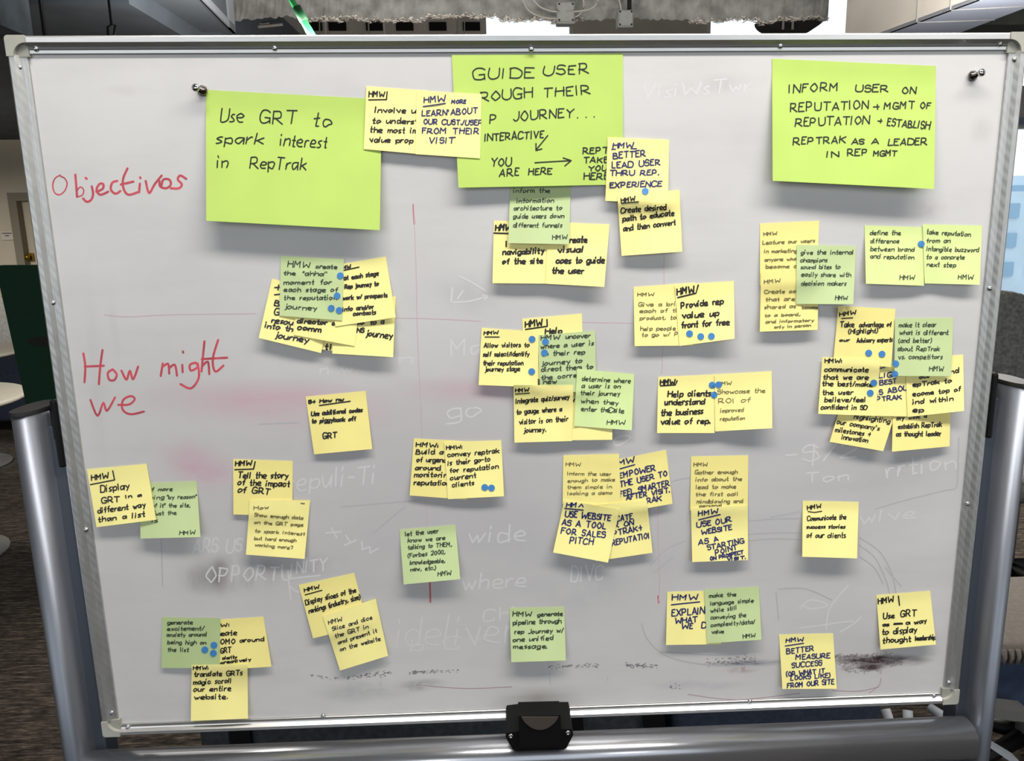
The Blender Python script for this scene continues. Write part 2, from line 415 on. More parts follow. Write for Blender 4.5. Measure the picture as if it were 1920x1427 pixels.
# ---- writing surface: enamel with wiped marker stains and broad grey toning lower down
STAINS_AND_TONE = [ # px, py, rx, ry, degrees, rgb, strength, noise scale, stretch
  (980,900,900,420,0,(188,187,190),.9,1.6,(.6,1)),(700,900,520,300,0,(190,187,189),.8,3,(.5,1)),(1500,900,380,260,0,(190,190,194),.7,3,(.4,1)),(1000,1050,700,130,0,(184,184,188),.6,6,(.25,1)),(820,560,200,60,-10,(190,189,189),.6,5,(.5,1)),  # broad greys, mostly darkening the lower half
  (430,1078,120,48,-3,(134,128,130),1.2,9,(1,.3)),(560,1062,150,30,0,(150,148,152),.5,8,(1,1)),(1090,1095,120,70,0,(160,164,172),.35,8,(1,1)),
  (520,760,330,60,4,(200,168,180),1.1,4,(.3,1)),(380,880,110,60,25,(200,168,182),1.1,5,(.5,1)),(880,735,200,38,0,(200,170,180),.9,5,(.4,1)),(1010,745,60,50,0,(196,172,184),.8,5,(.4,1)),
  (880,555,100,55,15,(178,178,178),.55,8,(1,.6)),(1330,160,120,26,-6,(182,180,180),.65,14,(1,.5)),(1640,885,260,75,-4,(182,181,184),.6,5,(.4,1)),(1440,840,260,40,-8,(184,184,188),.5,6,(.3,1)),
  (1840,245,30,38,0,(184,180,178),.6,9,(1,1)),(1745,390,40,22,0,(180,172,174),.6,18,(1,1)),(240,170,60,16,0,(188,186,184),.6,14,(1,1)),(180,700,20,250,3,(186,185,186),.45,6,(1,.2)),(215,620,12,80,0,(178,177,178),.4,7,(1,.2)),
  (690,1290,130,34,-2,(150,154,158),.8,8,(.5,1)),(790,1285,60,14,-4,(110,108,116),.9,20,(.5,1)),(1650,1238,112,15,3,(66,52,56),1.9,30,(.3,1)),(1620,1252,52,10,0,(72,60,62),1.9,40,(.3,1)),(1700,1240,60,10,0,(140,140,148),.8,18,(.3,1)),
  (1400,1243,95,9,0,(112,114,128),1.2,26,(.2,1)),(1390,1256,40,9,0,(150,112,118),.9,30,(1,1)),(1300,1285,120,14,2,(176,172,182),.7,22,(.5,1)),(650,640,60,12,0,(184,182,182),.4,10,(1,1)),
  (600,870,260,80,0,(186,186,190),.35,4,(.4,1)),(1100,1180,260,90,0,(184,187,196),.35,4,(.4,1)),(700,1000,200,80,0,(186,184,186),.4,4,(.4,1)),(1500,1170,200,70,0,(178,182,192),.45,5,(.5,1)),(520,185,70,30,0,(194,192,190),.5,10,(1,1)),(630,150,60,20,0,(196,194,192),.5,10,(1,1))]
def surface_mat():
    m = bpy.data.materials.new('whiteboard_enamel'); m.use_nodes = True; nt = m.node_tree; N = nt.nodes; L = nt.links; b = N['Principled BSDF']
    b.inputs['Roughness'].default_value = .28; b.inputs['Specular IOR Level'].default_value = .5
    tc = N.new('ShaderNodeTexCoord')
    def noise(sc, st, det=5):
        mp = N.new('ShaderNodeMapping'); mp.inputs['Scale'].default_value = st; L.new(tc.outputs['Object'], mp.inputs[0])
        nz = N.new('ShaderNodeTexNoise'); nz.inputs['Scale'].default_value = sc; nz.inputs['Detail'].default_value = det; nz.inputs['Roughness'].default_value = .62; L.new(mp.outputs[0], nz.inputs[0]); return nz.outputs[0]
    def mr(inp, a, c, d=0., e=1., smooth=False):
        r = N.new('ShaderNodeMapRange'); r.interpolation_type = 'SMOOTHSTEP' if smooth else 'LINEAR'; L.new(inp, r.inputs[0]); r.inputs[1].default_value = a; r.inputs[2].default_value = c; r.inputs[3].default_value = d; r.inputs[4].default_value = e; return r.outputs[0]
    def mixc(fac, a, rgb):
        x = N.new('ShaderNodeMix'); x.data_type = 'RGBA'; L.new(fac, x.inputs[0]); L.new(a, x.inputs[6]) if not isinstance(a, tuple) else setattr(x.inputs[6], 'default_value', a); x.inputs[7].default_value = lin(rgb); return x.outputs[2]
    col = mixc(mr(noise(3.2, (1, 1, 1)), .4, .68, 0, .55), lin(BOARD_RGB), tuple(c-14 for c in BOARD_RGB))
    col = mixc(mr(noise(9, (.35, 1, 1.6)), .48, .75, 0, .45), col, tuple(c-22 for c in BOARD_RGB))
    for (px, py, rx, ry, dg, rgb, s, ns, st) in STAINS_AND_TONE:
        c = onb(px, py); sx = np.linalg.norm(onb(px+rx, py)-c); sz = np.linalg.norm(onb(px, py+ry)-c)
        mp = N.new('ShaderNodeMapping'); mp.vector_type = 'TEXTURE'; mp.inputs['Location'].default_value = (c[0], 0, c[2]); mp.inputs['Rotation'].default_value = (0, math.radians(dg), 0); mp.inputs['Scale'].default_value = (sx, 1e3, sz)
        L.new(tc.outputs['Object'], mp.inputs[0]); ln = N.new('ShaderNodeVectorMath'); ln.operation = 'LENGTH'; L.new(mp.outputs[0], ln.inputs[0])
        a = mr(ln.outputs['Value'], .15, 1.0, 1, 0, True); nz = mr(noise(ns*2, (st[0], 1, st[1]), 7), .36, .66)
        mu = N.new('ShaderNodeMath'); mu.operation = 'MULTIPLY'; L.new(a, mu.inputs[0]); L.new(nz, mu.inputs[1])
        m2 = N.new('ShaderNodeMath'); m2.operation = 'MULTIPLY'; m2.use_clamp = True; L.new(mu.outputs[0], m2.inputs[0]); m2.inputs[1].default_value = s
        col = mixc(m2.outputs[0], col, rgb)
    L.new(col, b.inputs['Base Color'])
    bp = N.new('ShaderNodeBump'); bp.inputs['Strength'].default_value = .06; bp.inputs['Distance'].default_value = .002; L.new(noise(2.2, (1,1,1), 2), bp.inputs['Height']); L.new(bp.outputs[0], b.inputs['Normal'])
    return m

# ---------------------------------------------------------------- room shell
struct = lambda o: tag(o, kind='structure')
XL, XR, YB, YF, CZ = -12.0, 9.5, 9.0, -8.0, 4.6
struct(box('floor', ((XL+XR)/2, (YB+YF)/2, -.05), (XR-XL, YB-YF, .1), carpet()))
struct(box('ceiling', ((XL+XR)/2, (YB+YF)/2, CZ+.05), (XR-XL, YB-YF, .1), M_conc))
struct(box('wall_left', (XL-.05, (YB+YF)/2, CZ/2), (.1, YB-YF, CZ), M_beige))
# back wall: beige part at the left with the door, plastered part with openings
pA = atY(-5, 362, YB); pD0 = atY(24, 362, YB); pD1 = atY(70, 362, YB)
zt = atY(20, 262, YB)[2]; xsplit = -1.0
dz1 = atY(40, 362, YB)[2]; dx0 = atY(22, 362, YB)[0]; dx1 = dx0 + 1.1
bm = bmesh.new()
b_box(bm, Vector(((XL+dx0)/2, YB+.05, zt/2)), (dx0-XL, .1, zt)); b_box(bm, Vector(((dx0+dx1)/2, YB+.05, (dz1+zt)/2)), (dx1-dx0, .1, zt-dz1)); b_box(bm, Vector(((dx1+xsplit)/2, YB+.05, zt/2)), (xsplit-dx1, .1, zt))
struct(bm_obj('wall_back', bm, M_beige))
fr = struct(box('trim_1', (dx0+.05, YB-.02, dz1/2), (.10, .16, dz1), M_frame)); struct(box('trim_2', (dx1-.05, YB-.02, dz1/2), (.10, .16, dz1), M_frame)); struct(box('trim_3', ((dx0+dx1)/2, YB-.02, dz1-.05), (dx1-dx0-.2, .16, .10), M_frame))
dr = struct(box('door_1', ((dx0+dx1)/2, YB+.03, (dz1-.1)/2), (dx1-dx0-.2, .05, dz1-.1), M_door, bev=.004))
hk = atY(57, 482, YB-.02); box('lock_plate', tuple(hk), (.075, .02, .10), M_brass, dr, bev=.004); lathe('door_knob', [(.012,0),(.012,.03),(.03,.045),(.03,.07),(.012,.08)], (hk[0], YB-.03, hk[2]), (0,-1,0), M_brass, dr, 16)
sc_ = atY(14, 442, YB-.015); sg = box('wall_sign', tuple(sc_), (.16, .012, .11), M_sign, bev=.003); tag(sg, 'small pale sign with two lines of lettering on the beige wall beside the door', 'sign')
for k, (dxx, dzz, ln) in enumerate(((0, .03, .12), (0, .0, .05))): box('lettering', (sc_[0]+dxx, YB-.023, sc_[2]+dzz), (ln, .003, .014), M_ink2, sg)
# left soffit and hanging panel
s0 = atY(20, 60, 3.4)
soff = box('soffit', ((XL-2.0)/2, (3.4+YB+.1)/2, zt+.36), (-2.0-XL, YB-3.3, .70), M_slate); struct(soff); soff.name = 'trim_4'
box_c = struct(box('trim_5', ((XL-1.9)/2, 3.3, zt+.24), (-1.9-XL, .16, .38), M_concb))

# right part of the back wall: plaster with window openings, high strip above
def rectpx(px0, px1, py0, py1, Y):
    a = atY(px0, py0, Y); b = atY(px1, py0, Y); c = atY(px0, py1, Y); return a[0], b[0], c[2], a[2]
wr = rectpx(1840, 1990, 236, 575, YB)                       # window at the far right
h1 = rectpx(905, 1074, 44, 90, YB); h2 = rectpx(1326, 1600, 30, 90, YB)
xs_ = [xsplit, h1[0], h1[1], h2[0], h2[1], wr[0]]
zl = min(h1[2], h2[2]); bm = bmesh.new()
def seg(x0, x1, z0, z1):
    if x1 > x0 and z1 > z0: b_box(bm, Vector(((x0+x1)/2, YB+.05, (z0+z1)/2)), (x1-x0, .1, z1-z0))
seg(xsplit, wr[0], 0, zl); seg(xsplit, h1[0], zl, CZ); seg(h1[1], h2[0], zl, CZ); seg(h2[1], wr[0], zl, CZ)
seg(wr[0], XR, 0, wr[2]); seg(wr[0], XR, wr[3], CZ); seg(XL, xsplit, zt, CZ) if False else None
struct(bm_obj('wall_back', bm, M_plaster))
struct(box('wall_right', (XR+.05, (YB+YF)/2, CZ/2), (.1, YB-YF, CZ), M_plaster))
M_glass = bpy.data.materials.new('window_glass'); M_glass.use_nodes = True; _b = M_glass.node_tree.nodes['Principled BSDF']
_b.inputs['Transmission Weight'].default_value = 1; _b.inputs['Roughness'].default_value = 0; _b.inputs['IOR'].default_value = 1.02; _b.inputs['Base Color'].default_value = (.97,.99,1,1)
def window(n, x0, x1, z0, z1, nm):
    r = struct(box('window_%d' % n, ((x0+x1)/2, YB+.02, z0+.02), (x1-x0, .12, .04), M_frame if n == 1 else M_white)); 
    box('window_frame', ((x0+x1)/2, YB+.02, z1-.02), (x1-x0, .10, .04), M_white, r)
    for k in range(nm+1):
        x = x0+.02+(x1-x0-.04)*k/nm; box('mullion', (x, YB+.02, (z0+z1)/2), (.045, .08, z1-z0-.08), M_white, r)
    for k in range(nm):
        xa = x0+.02+(x1-x0-.04)*k/nm; xb = x0+.02+(x1-x0-.04)*(k+1)/nm; box('pane', ((xa+xb)/2, YB+.02, (z0+z1)/2), (xb-xa-.05, .008, z1-z0-.08), M_glass, r)
    return r
window(1, h1[0], h1[1], zl, CZ, 1); window(2, h2[0], h2[1], zl, CZ, 2)
w3 = window(3, wr[0], XR, wr[2], wr[3], 3)
box('blind_headrail', ((wr[0]+XR)/2, YB-.08, wr[3]+.04), (XR-wr[0], .10, .09), M_blueg, w3)
# outside
M_ob = mat('far_facade', (206,226,238), .8, var=.1, scale=1); M_ow = mat('far_window_band', (150,186,210), .5); M_street = mat('street_concrete', (205,208,210), .9, var=.05, scale=1)
struct(box('trim_6', (8, 40, -.4), (60, 60, .3), M_street))
for k, (px, w_, py, Yd) in enumerate(((1893, 2.4, 350, 15), (1924, 3.6, 322, 19))):
    c = atY(px, py, Yd); b_ = box('building', (c[0], Yd+2, c[2]/2-.1), (w_, 4, c[2]), M_ob)
    tag(b_, ('pale blue lower building outside the window at the right edge', 'taller pale blue building outside the window, furthest right')[k], 'building')
    for r in range(5):
        z = c[2]-.5-r*.62
        if z > .4:
            for q in range(3): box('window', (c[0]-w_/2+w_*(q+.5)/3, Yd-.02, z), (w_/3*.62, .06, .30), M_ow, b_)
# ---------------------------------------------------------------- things overhead
def rough_beam():
    x0 = atY(440, 40, 5.0)[0]; x1 = atY(1552, 40, 5.0)[0]; V = []; Fc = []; NX = 220; rn = random.Random(4); e = 0
    zs = []
    for i in range(NX+1):
        e = e*.75 + rn.uniform(-.012, .012); px = 440+(1552-440)*i/NX; base = 36 if px < 600 else (34 if px < 900 else 38)
        zs.append(atY(px, base, 5.0)[2] + e + rn.uniform(-.006, .006))
    rows = 10
    for i in range(NX+1):
        x = x0+(x1-x0)*i/NX
        for j in range(rows+1): V.append((x, 5.0 + rn.uniform(-.003, .003), zs[i] + (CZ-zs[i])*(j/rows)**1.5))
        V.append((x, 5.35, zs[i]+.24+rn.uniform(-.01, .01))); V.append((x, 5.35, CZ))
    r = rows+3
    for i in range(NX):
        for j in range(rows): Fc.append((i*r+j, (i+1)*r+j, (i+1)*r+j+1, i*r+j+1))
        Fc.append((i*r, i*r+rows+1, (i+1)*r+rows+1, (i+1)*r)); Fc.append((i*r+rows+1, i*r+rows+2, (i+1)*r+rows+2, (i+1)*r+rows+1))
    return struct(link('trim_7', V, Fc, M_conc)), zs, x0, x1
beam, bz, bx0, bx1 = rough_beam()
# frayed pale edge under the beam
rn = random.Random(9); V = []; Fc = []
for i in range(1500):
    t = rn.random(); px = 440+(1552-440)*t
    if px < 570 or (1085 < px < 1290): continue
    x = bx0+(bx1-bx0)*t; z = bz[min(int(t*220), 219)]; a = rn.uniform(0, PI); l = rn.uniform(.008, .03); n = len(V); dx, dz = math.cos(a)*l, math.sin(a)*l*.5; y = 5.0+rn.uniform(-.02, .06)
    V += [(x-dx, y, z-dz), (x+dx, y, z+dz), (x+dx*.6, y-.004, z+dz+.006), (x-dx*.6, y+.004, z-dz+.006)]; Fc.append((n, n+1, n+2, n+3))
fr_ = link('frayed_insulation', V, Fc, M_fib, None); tag(fr_, 'pale frayed strands along the broken lower edge of the concrete beam', 'insulation', kind='stuff')
# crate ceiling beyond: grey slab, black boxes for the shade in its openings, white hangers
g0 = atY(585, 62, 8.0); g1 = atY(905, 62, 8.0)
slab = struct(box('trim_8', ((g0[0]-3.0+g1[0])/2, 8.06, CZ-.6), (g1[0]-g0[0]+3.0, .10, 1.5), M_plaster))
for px in (588, 633, 703, 759, 821, 884): c = atY(px, 50, 8.0); box('opening_shade', (c[0], 7.99, c[2]), (.19, .03, .085), M_dark, slab)
for k, (pa, pb, r_) in enumerate((((599, 30), (600, 70), .007), ((612, 28), (611, 70), .013), ((711, 30), (722, 70), .012), ((866, 28), (857, 70), .009), ((873, 28), (871, 70), .006), ((690, 30), (692, 70), .008))):
    a = atY(pa[0], pa[1]-90, 7.5); a[2] = CZ; b = atY(pb[0], pb[1]+10, 7.5)
    t = tube('hanger_rod', [a, b], r_, M_white if k in (1, 2) else M_cable, None, 8); tag(t, ('thin grey hanger just right of the green conduit','thick white hanger right of the green conduit, brightest','white hanger slanting down right above the frame','pale hanger slanting down left beside the bright window','thin pale hanger next to the bright high window','thin upright hanger left of the slanting white one')[k], 'hanger', 'pale hangers above the whiteboard')
c = atY(540, -12, 3.0); d = atY(590, 76, 3.0); q = c + (d-c)*.0
pole = empty('green_conduit', tuple(d), 'slanting bright green conduit above the top frame of the whiteboard', 'pipe')
tube('pipe', [c, d], [.013, .02], M_green, pole, 14); m_ = atY(566, 32, 3.0); dirv = Vector(d-c).normalized()
tube('coupling', [Vector(m_)-dirv*.05, Vector(m_)+dirv*.02], .022, mat('green_coupling', (10,70,36), .5), pole, 14)
# junction boxes and cables on the beam
def jb(px, py, w_, h_, label):
    c = atY(px, py, 4.9); r = empty('junction_box', tuple(c), label, 'junction box')
    box('box_body', tuple(c), (w_, .10, h_), M_jbox, r, bev=.008); box('box_cover', (c[0], c[1]-.055, c[2]), (w_*.86, .012, h_*.86), M_jbox, r, bev=.003)
    for sx in (-1, 1):
        for sz in (-1, 1): lathe('screw', [(.007, 0), (.006, .005)], (c[0]+sx*w_*.36, c[1]-.06, c[2]+sz*h_*.36), (0,-1,0), M_dark, r, 8)
    return r
jb(1060, 27, .135, .15, 'grey junction box on the beam, left of the two and with cables looping in'); jb(1171, 38, .115, .12, 'grey junction box on the beam, right of the two under a black clip')
def cable(pts, r_, label, m=None, Y=4.86):
    P = smooth([tuple(p) for p in pts], 6); t = tube('cable', [atY(x, y, Y) for x, y in P], r_, m or M_cable, None, 6); tag(t, label, 'cable')
cable([(978, -6), (990, 18), (1010, 30), (1030, 34), (1046, 35)], .006, 'pale cable looping into the left junction box from the left, lower one')
cable([(995, -6), (1012, 12), (1030, 20), (1046, 22)], .006, 'pale cable looping into the left junction box from the left, upper one', Y=4.82)
cable([(1092, -6), (1095, 12), (1086, 28), (1074, 33)], .006, 'pale cable dropping into the right side of the left junction box')
cable([(1124, -6), (1118, 8), (1104, 18), (1076, 22)], .006, 'pale cable curving wide into the right side of the left junction box', Y=4.78)
cable([(1158, -6), (1163, 8), (1165, 22)], .006, 'pale cable dropping into the right junction box')
k_ = box('cable_clip', tuple(atY(1180, 8, 4.92)), (.025, .05, .09), M_dark); tag(k_, 'small black clip above the right junction box', 'clip')
cable([(455, 30), (462, 44), (478, 50), (500, 49), (530, 46)], .012, 'pale cable sagging left of the green conduit', Y=5.6)
cable([(466, 30), (476, 40), (490, 46), (505, 44)], .010, 'thin pale cable bunched left of the green conduit', Y=5.65)
for k, (px, py) in enumerate(((500, 24), (520, 30), (545, 26), (470, 34))):
    pass
# slate panel box at the upper left with a light edge
zb_ = 2.75; A = atZ(437, 63, zb_); B = atZ(372, -3, zb_); dl = (B-A); B2 = A + dl*1.5; C_ = atZ(250, 66, zb_); D2 = C_ + dl*1.5
pan = empty('ceiling_panel', (A[0], A[1], zb_), 'large smooth slate panel hanging above the whiteboard left end, with a pale edge', 'panel')
prism('panel_body', [A+np.array([0,0,.012]), B2+np.array([0,0,.012]), D2+np.array([0,0,.012]), C_+np.array([0,0,.012])], (0, 0, .42), M_slate2, pan)
up = np.array([0, 0, .45]); n_ = np.array([.02, -.004, 0])
prism('edge_trim', [A, B2, B2+np.array([0,0,.045]), A+np.array([0,0,.045])], n_, M_ltgrey, pan)
prism('edge_post', [A, A+(B2-A)*.13, A+(B2-A)*.13+up, A+up], n_, M_ltgrey, pan)
prism('edge_sheet', [A, B2, B2+up, A+up], n_*.4, M_slate, pan)
# hanging column, cable and bracket at the far upper left
c = atY(10, 60, 3.1); col_ = struct(box('trim_9', (c[0]-.09, 3.1, (c[2]+CZ)/2), (.30, .25, CZ-c[2]), M_concb))
c = atY(76, 30, 3.0); t = tube('cable', [(c[0], 3.0, CZ), (c[0]+.01, 3.0, 1.9)], .009, M_blk, None, 6); tag(t, 'black cable hanging straight down left of the slate panel', 'cable')
c = atY(206, 56, 3.0); t = tube('cable_bracket', [atY(203, 80, 3.0), atY(202, 50, 3.0), atY(209, 46, 3.0), (atY(209,46,3.0)[0], 3.0, CZ), atY(209, 46, 3.0), atY(216, 47, 3.0), atY(213, 80, 3.0)], .006, M_blk, None, 6); tag(t, 'small dark hooked bracket above the top frame, under the slate panel', 'bracket')
# long duct at the upper right
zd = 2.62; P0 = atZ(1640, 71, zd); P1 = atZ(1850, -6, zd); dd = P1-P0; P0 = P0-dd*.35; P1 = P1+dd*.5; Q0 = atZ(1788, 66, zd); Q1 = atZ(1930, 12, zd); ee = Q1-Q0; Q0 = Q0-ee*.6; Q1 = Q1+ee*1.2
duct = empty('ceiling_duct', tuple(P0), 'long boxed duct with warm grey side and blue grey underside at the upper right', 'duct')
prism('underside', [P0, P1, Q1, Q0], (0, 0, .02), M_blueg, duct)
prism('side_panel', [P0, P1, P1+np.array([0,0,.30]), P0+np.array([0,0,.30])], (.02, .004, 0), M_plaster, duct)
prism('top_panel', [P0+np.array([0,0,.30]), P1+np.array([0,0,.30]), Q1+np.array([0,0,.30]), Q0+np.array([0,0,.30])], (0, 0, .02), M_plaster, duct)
for f_ in (.42, .58, .70):
    p = P0+(P1-P0)*f_; tube('seam', [p+np.array([-.004, 0, .0]), p+np.array([-.004, 0, .30])], .004, M_jbox, duct, 6)
    q_ = Q0+(Q1-Q0)*f_; tube('seam', [p+np.array([0, 0, -.002]), q_+np.array([0, 0, -.002])], .003, M_jbox, duct, 6)
prism('flange', [P0+np.array([-.015,-.004,.30]), P1+np.array([-.015,-.004,.30]), P1+np.array([0,0,.325]), P0+np.array([0,0,.325])], (.015, .004, .01), M_ltgrey, duct)
b_ = struct(box('trim_10', (atY(1875, 30, 4.6)[0]+.6, 4.6, 3.3), (2.2, .4, 1.0), mat('dark_green_grey', (58,60,54), .9, var=.3, scale=6)))
# curved dark reflector behind the beam at the right
rr = atY(1487, 66, 6.6); bm = bmesh.new(); R_ = .30
poly = [(rr[0]-R_, 6.6, rr[2]+.16)] + [(rr[0]-R_*math.cos(PI*k/16), 6.6, rr[2]+.16-.125*math.sin(PI*k/16)) for k in range(1, 16)] + [(rr[0]+R_, 6.6, rr[2]+.16)]
sh = empty('bowl_lamp_shade', (rr[0], 6.6, rr[2]), 'dark curved bowl shape seen against the bright high window above the whiteboard', 'lamp')
prism('bowl', poly, (0, .25, 0), mat('dark_bowl', (62,60,58), .8), sh)
for px in (1472, 1490): a = atY(px, 45, 6.5); tube('rod', [(a[0], 6.55, rr[2]+.04), (a[0], 6.55, rr[2]+.8)], .012, M_white, sh, 6)
# ---------------------------------------------------------------- lamps
def lamp(i, x, y, z, ln, wd, W):
    lab = ('linear ceiling light above the photographer, in front of the whiteboard', 'linear ceiling light far behind the camera, left side', 'added unseen linear ceiling light far behind the camera, right side', 'added unseen uplight near the beige wall at the left', 'added unseen uplight behind the whiteboard, left of its middle', 'added unseen uplight behind the whiteboard at the right')[i]
    r = empty('ceiling_light' if i < 3 else 'added_uplight', (x, y, z), lab, 'ceiling light' if i < 3 else 'lamp')
    box('housing', (x, y, z+.05), (ln+.06, wd+.06, .08), M_white, r, bev=.006)
    if i > 2:  # stand for the added uplights, out of view
        tube('stand_pole', [(x, y, .02), (x, y, z+.02)], .016, M_grmetal, r, 10); lathe('stand_base', [(.16, 0), (.16, .015), (.03, .025)], (x, y, 0), (0,0,1), M_grmetal, r, 28)
    else:
      for s in (-1, 1): tube('suspension_cable', [(x+s*ln*.4, y, z+.09), (x+s*ln*.4, y, CZ)], .003, M_cable, r, 6)
    l = bpy.data.lights.new('lamp', 'AREA'); l.shape = 'RECTANGLE'; l.size = ln; l.size_y = wd; l.energy = W; l.color = LAMP_COL
    lo = bpy.data.objects.new('lamp', l); COL.objects.link(lo); lo.parent = r; lo.location = (0, 0, -.002)
    if i > 2:
        l2 = bpy.data.lights.new('uplight', 'AREA'); l2.shape = 'RECTANGLE'; l2.size = ln; l2.size_y = wd; l2.energy = W*.8; l2.color = LAMP_COL
        lo2 = bpy.data.objects.new('uplight', l2); COL.objects.link(lo2); lo2.parent = r; lo2.location = (0, 0, .12); lo2.rotation_euler = (PI, 0, 0)
    em = mat('lamp_diffuser', (255,248,236), .5, emit=3.0); box('diffuser', (x, y, z+.006), (ln, wd, .01), em, r)
for i, L_ in enumerate(LAMPS): lamp(i, *L_)
T = lambda c, r: (c*480, [0, 360, 720, 1067][r])

# ---------------------------------------------------------------- the mobile whiteboard
wb = empty('mobile_whiteboard', (0, 0, 0), 'large white mobile whiteboard in an aluminium frame on a metal stand, covered with sticky notes', 'whiteboard')
FH = .008; X0, X1, Z1, Z0 = -.5951, .5946, H0+.4481, H0-.4442
surf = box('writing_surface', ((X0+X1)/2, .006, (Z0+Z1)/2), (X1-X0-.02, .012, Z1-Z0-.02), surface_mat(), wb)
box('back_panel', ((X0+X1)/2, .016, (Z0+Z1)/2), (X1-X0-.012, .008, Z1-Z0-.012), M_ltgrey, wb)
PROF = [(.0, -.020), (.0, .0115), (.0015, FH), (.0075, FH), (.0088, .0115), (.0125, .0062), (.0145, .0052), (.0150, .0060), (.0162, .0050), (.0200, .0046), (.0208, .0036), (.0212, .0002), (.0212, -.004), (.004, -.02)]
PROF = [(d*.9, h*.62 if h > 0 else h) for d, h in PROF]; PROF[2] = (.0015, FH); PROF[3] = (.0070, FH)
def rail(nm, horiz, edge, sgn, a, b_, m, k=1.0):
    bm = bmesh.new(); pts = []
    for s in (a, b_):
        pts.append([bm.verts.new((s, -h, edge - sgn*d*k) if horiz else (edge - sgn*d*k, -h, s)) for d, h in PROF])
    n = len(PROF); bm.faces.new(pts[0]); bm.faces.new(pts[1][::-1])
    for i in range(n): bm.faces.new((pts[0][i], pts[0][(i+1) % n], pts[1][(i+1) % n], pts[1][i]))
    return bm_obj(nm, bm, m, wb)
rt = rail('frame_rail', True, Z1, 1, X0+.02, X1-.02, M_alu); rb = rail('frame_rail', True, Z0, -1, X0+.02, X1-.02, M_alu, .72)
rl = rail('frame_rail', False, X0, -1, Z0+.02, Z1-.02, M_aluv); rr_ = rail('frame_rail', False, X1, 1, Z0+.02, Z1-.02, M_aluv)
def corner(cx, cz, sx, sz, S_=.0225, R_=.0145):
    P2 = lambda a, b: (cx+sx*a, cz+sz*b)
    o = [P2(S_, 0)] + [P2(.004-.004*math.sin(t), .004-.004*math.cos(t)) for t in [PI/2*k/6 for k in range(7)]] + [P2(0, S_)]
    i = [P2(S_-R_*math.cos(t), S_-R_*math.sin(t)) for t in [PI/2*k/12 for k in range(13)]]
    bm = bmesh.new(); V = [(x, -FH-.0012, z) for x, z in o+[P2(S_-R_, S_)]+i[1:]]; b_prism(bm, V, (0, .034, 0)); r = bm_obj('corner_cap', bm, M_cap, wb)
    bm = bmesh.new(); q = [P2(S_, S_)] + i; b_prism(bm, [(x, -.0046, z) for x, z in q], (0, .02, 0)); bm_obj('corner_insert', bm, mat('grey_plastic_dark', (150,150,140), .5), r)
for cx, cz, sx, sz in ((X0-.0006, Z1+.0006, 1, -1), (X1+.0006, Z1+.0006, -1, -1), (X0-.0006, Z0-.0006, 1, 1), (X1+.0006, Z0-.0006, -1, 1)): corner(cx, cz, sx, sz)
for px, py, par in [(68,92,rt),(515,91,rt),(996,93,rt),(1463,87,rt),(1874,83,rt),(37,127,rl),(99.6,568,rl),(162,993,rl),(210,1336,rl),(240,1363,rb),(606,1342,rb),(1011,1327.5,rb),(1406,1314.7,rb),(1751,1303.6,rb),(1901.5,112,rr_),(1855,541,rr_),(1813.8,944.5,rr_),(1778.6,1279.6,rr_)]:
    c = onb(px, py, .0030); lathe('screw', [(.0032, 0), (.0032, .0008), (.0027, .0020), (.0014, .0028), (.0002, .0030)], tuple(c), (0, -1, 0), M_chr, par, 14)
# stand: posts, pivots, crossbar, latch, feet
def post(pxc, pyc, side, rw):
    c = atY(pxc, pyc, .0); x = c[0]; z = c[2]; bm = bmesh.new(); n = 28; poly = []
    for k in range(n):
        t = 2*PI*k/n; poly.append((x + rw*np.sign(math.cos(t))*abs(math.cos(t))**.75, .0 + .036*np.sign(math.sin(t))*abs(math.sin(t))**.75, .09))
    b_prism(bm, poly, (0, 0, z-.09)); p = bm_obj('post', bm, M_post, wb)
    for f in p.data.polygons: f.use_smooth = abs(f.normal.z) < .5
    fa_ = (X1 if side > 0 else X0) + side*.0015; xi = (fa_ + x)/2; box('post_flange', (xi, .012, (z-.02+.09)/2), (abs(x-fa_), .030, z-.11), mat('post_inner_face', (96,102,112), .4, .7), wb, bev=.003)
    bm = bmesh.new(); b_prism(bm, [((a-x)*1.05+x, b*1.05, z) for a, b, _ in poly], (0, 0, .0045)); bm_obj('post_cap', bm, M_blk2, wb)
    xf = X1 + .004 if side > 0 else X0 - .004
    pz = z - .030
    box('pivot_plate', (xf, -.002, pz), (.0075, .018, .088), M_blk, wb, bev=.003); a, b_ = sorted((xf, x - side*.018)); pv = box('pivot_arm', ((a+b_)/2, .006, pz), (b_-a, .018, .018), M_blk, wb, bev=.002)
    box('pivot_bracket', (x-side*.021, .012, pz+.012), (.006, .03, .045), M_blk, wb, bev=.002)
    # foot and casters
    ft = box('foot', (x, .0, .075), (.05, .62, .035), M_post, wb, bev=.008)
    for y in (-.28, .28): lathe('caster', [(.012, -.014), (.036, -.013), (.038, 0), (.036, .013), (.012, .014)], (x, y, .0385), (1, 0, 0), M_blk, ft, 18)
    return x
xl_ = post(66, 768, -1, .0158); xr_ = post(1893, 716, 1, .0145)
zt_ = atY(1000, 1371, -.012)[2]; ys, hs = -.026, .036; bm = bmesh.new(); sec = []
for k in range(32):
    t = 2*PI*k/32; c_, s_ = math.cos(t), math.sin(t); sec.append((ys + .026*np.sign(c_)*abs(c_)**(.9 if s_ > 0 else .4), zt_-.024 + (.024 if s_ > 0 else .024)*np.sign(s_)*abs(s_)**(.8 if s_ > 0 else .5)))
xa, xb = xl_+.012, xr_-.022
ra = [bm.verts.new((xa, y, z)) for y, z in sec]; rb2 = [bm.verts.new((xb, y, z)) for y, z in sec]; bm.faces.new(ra); bm.faces.new(rb2[::-1])
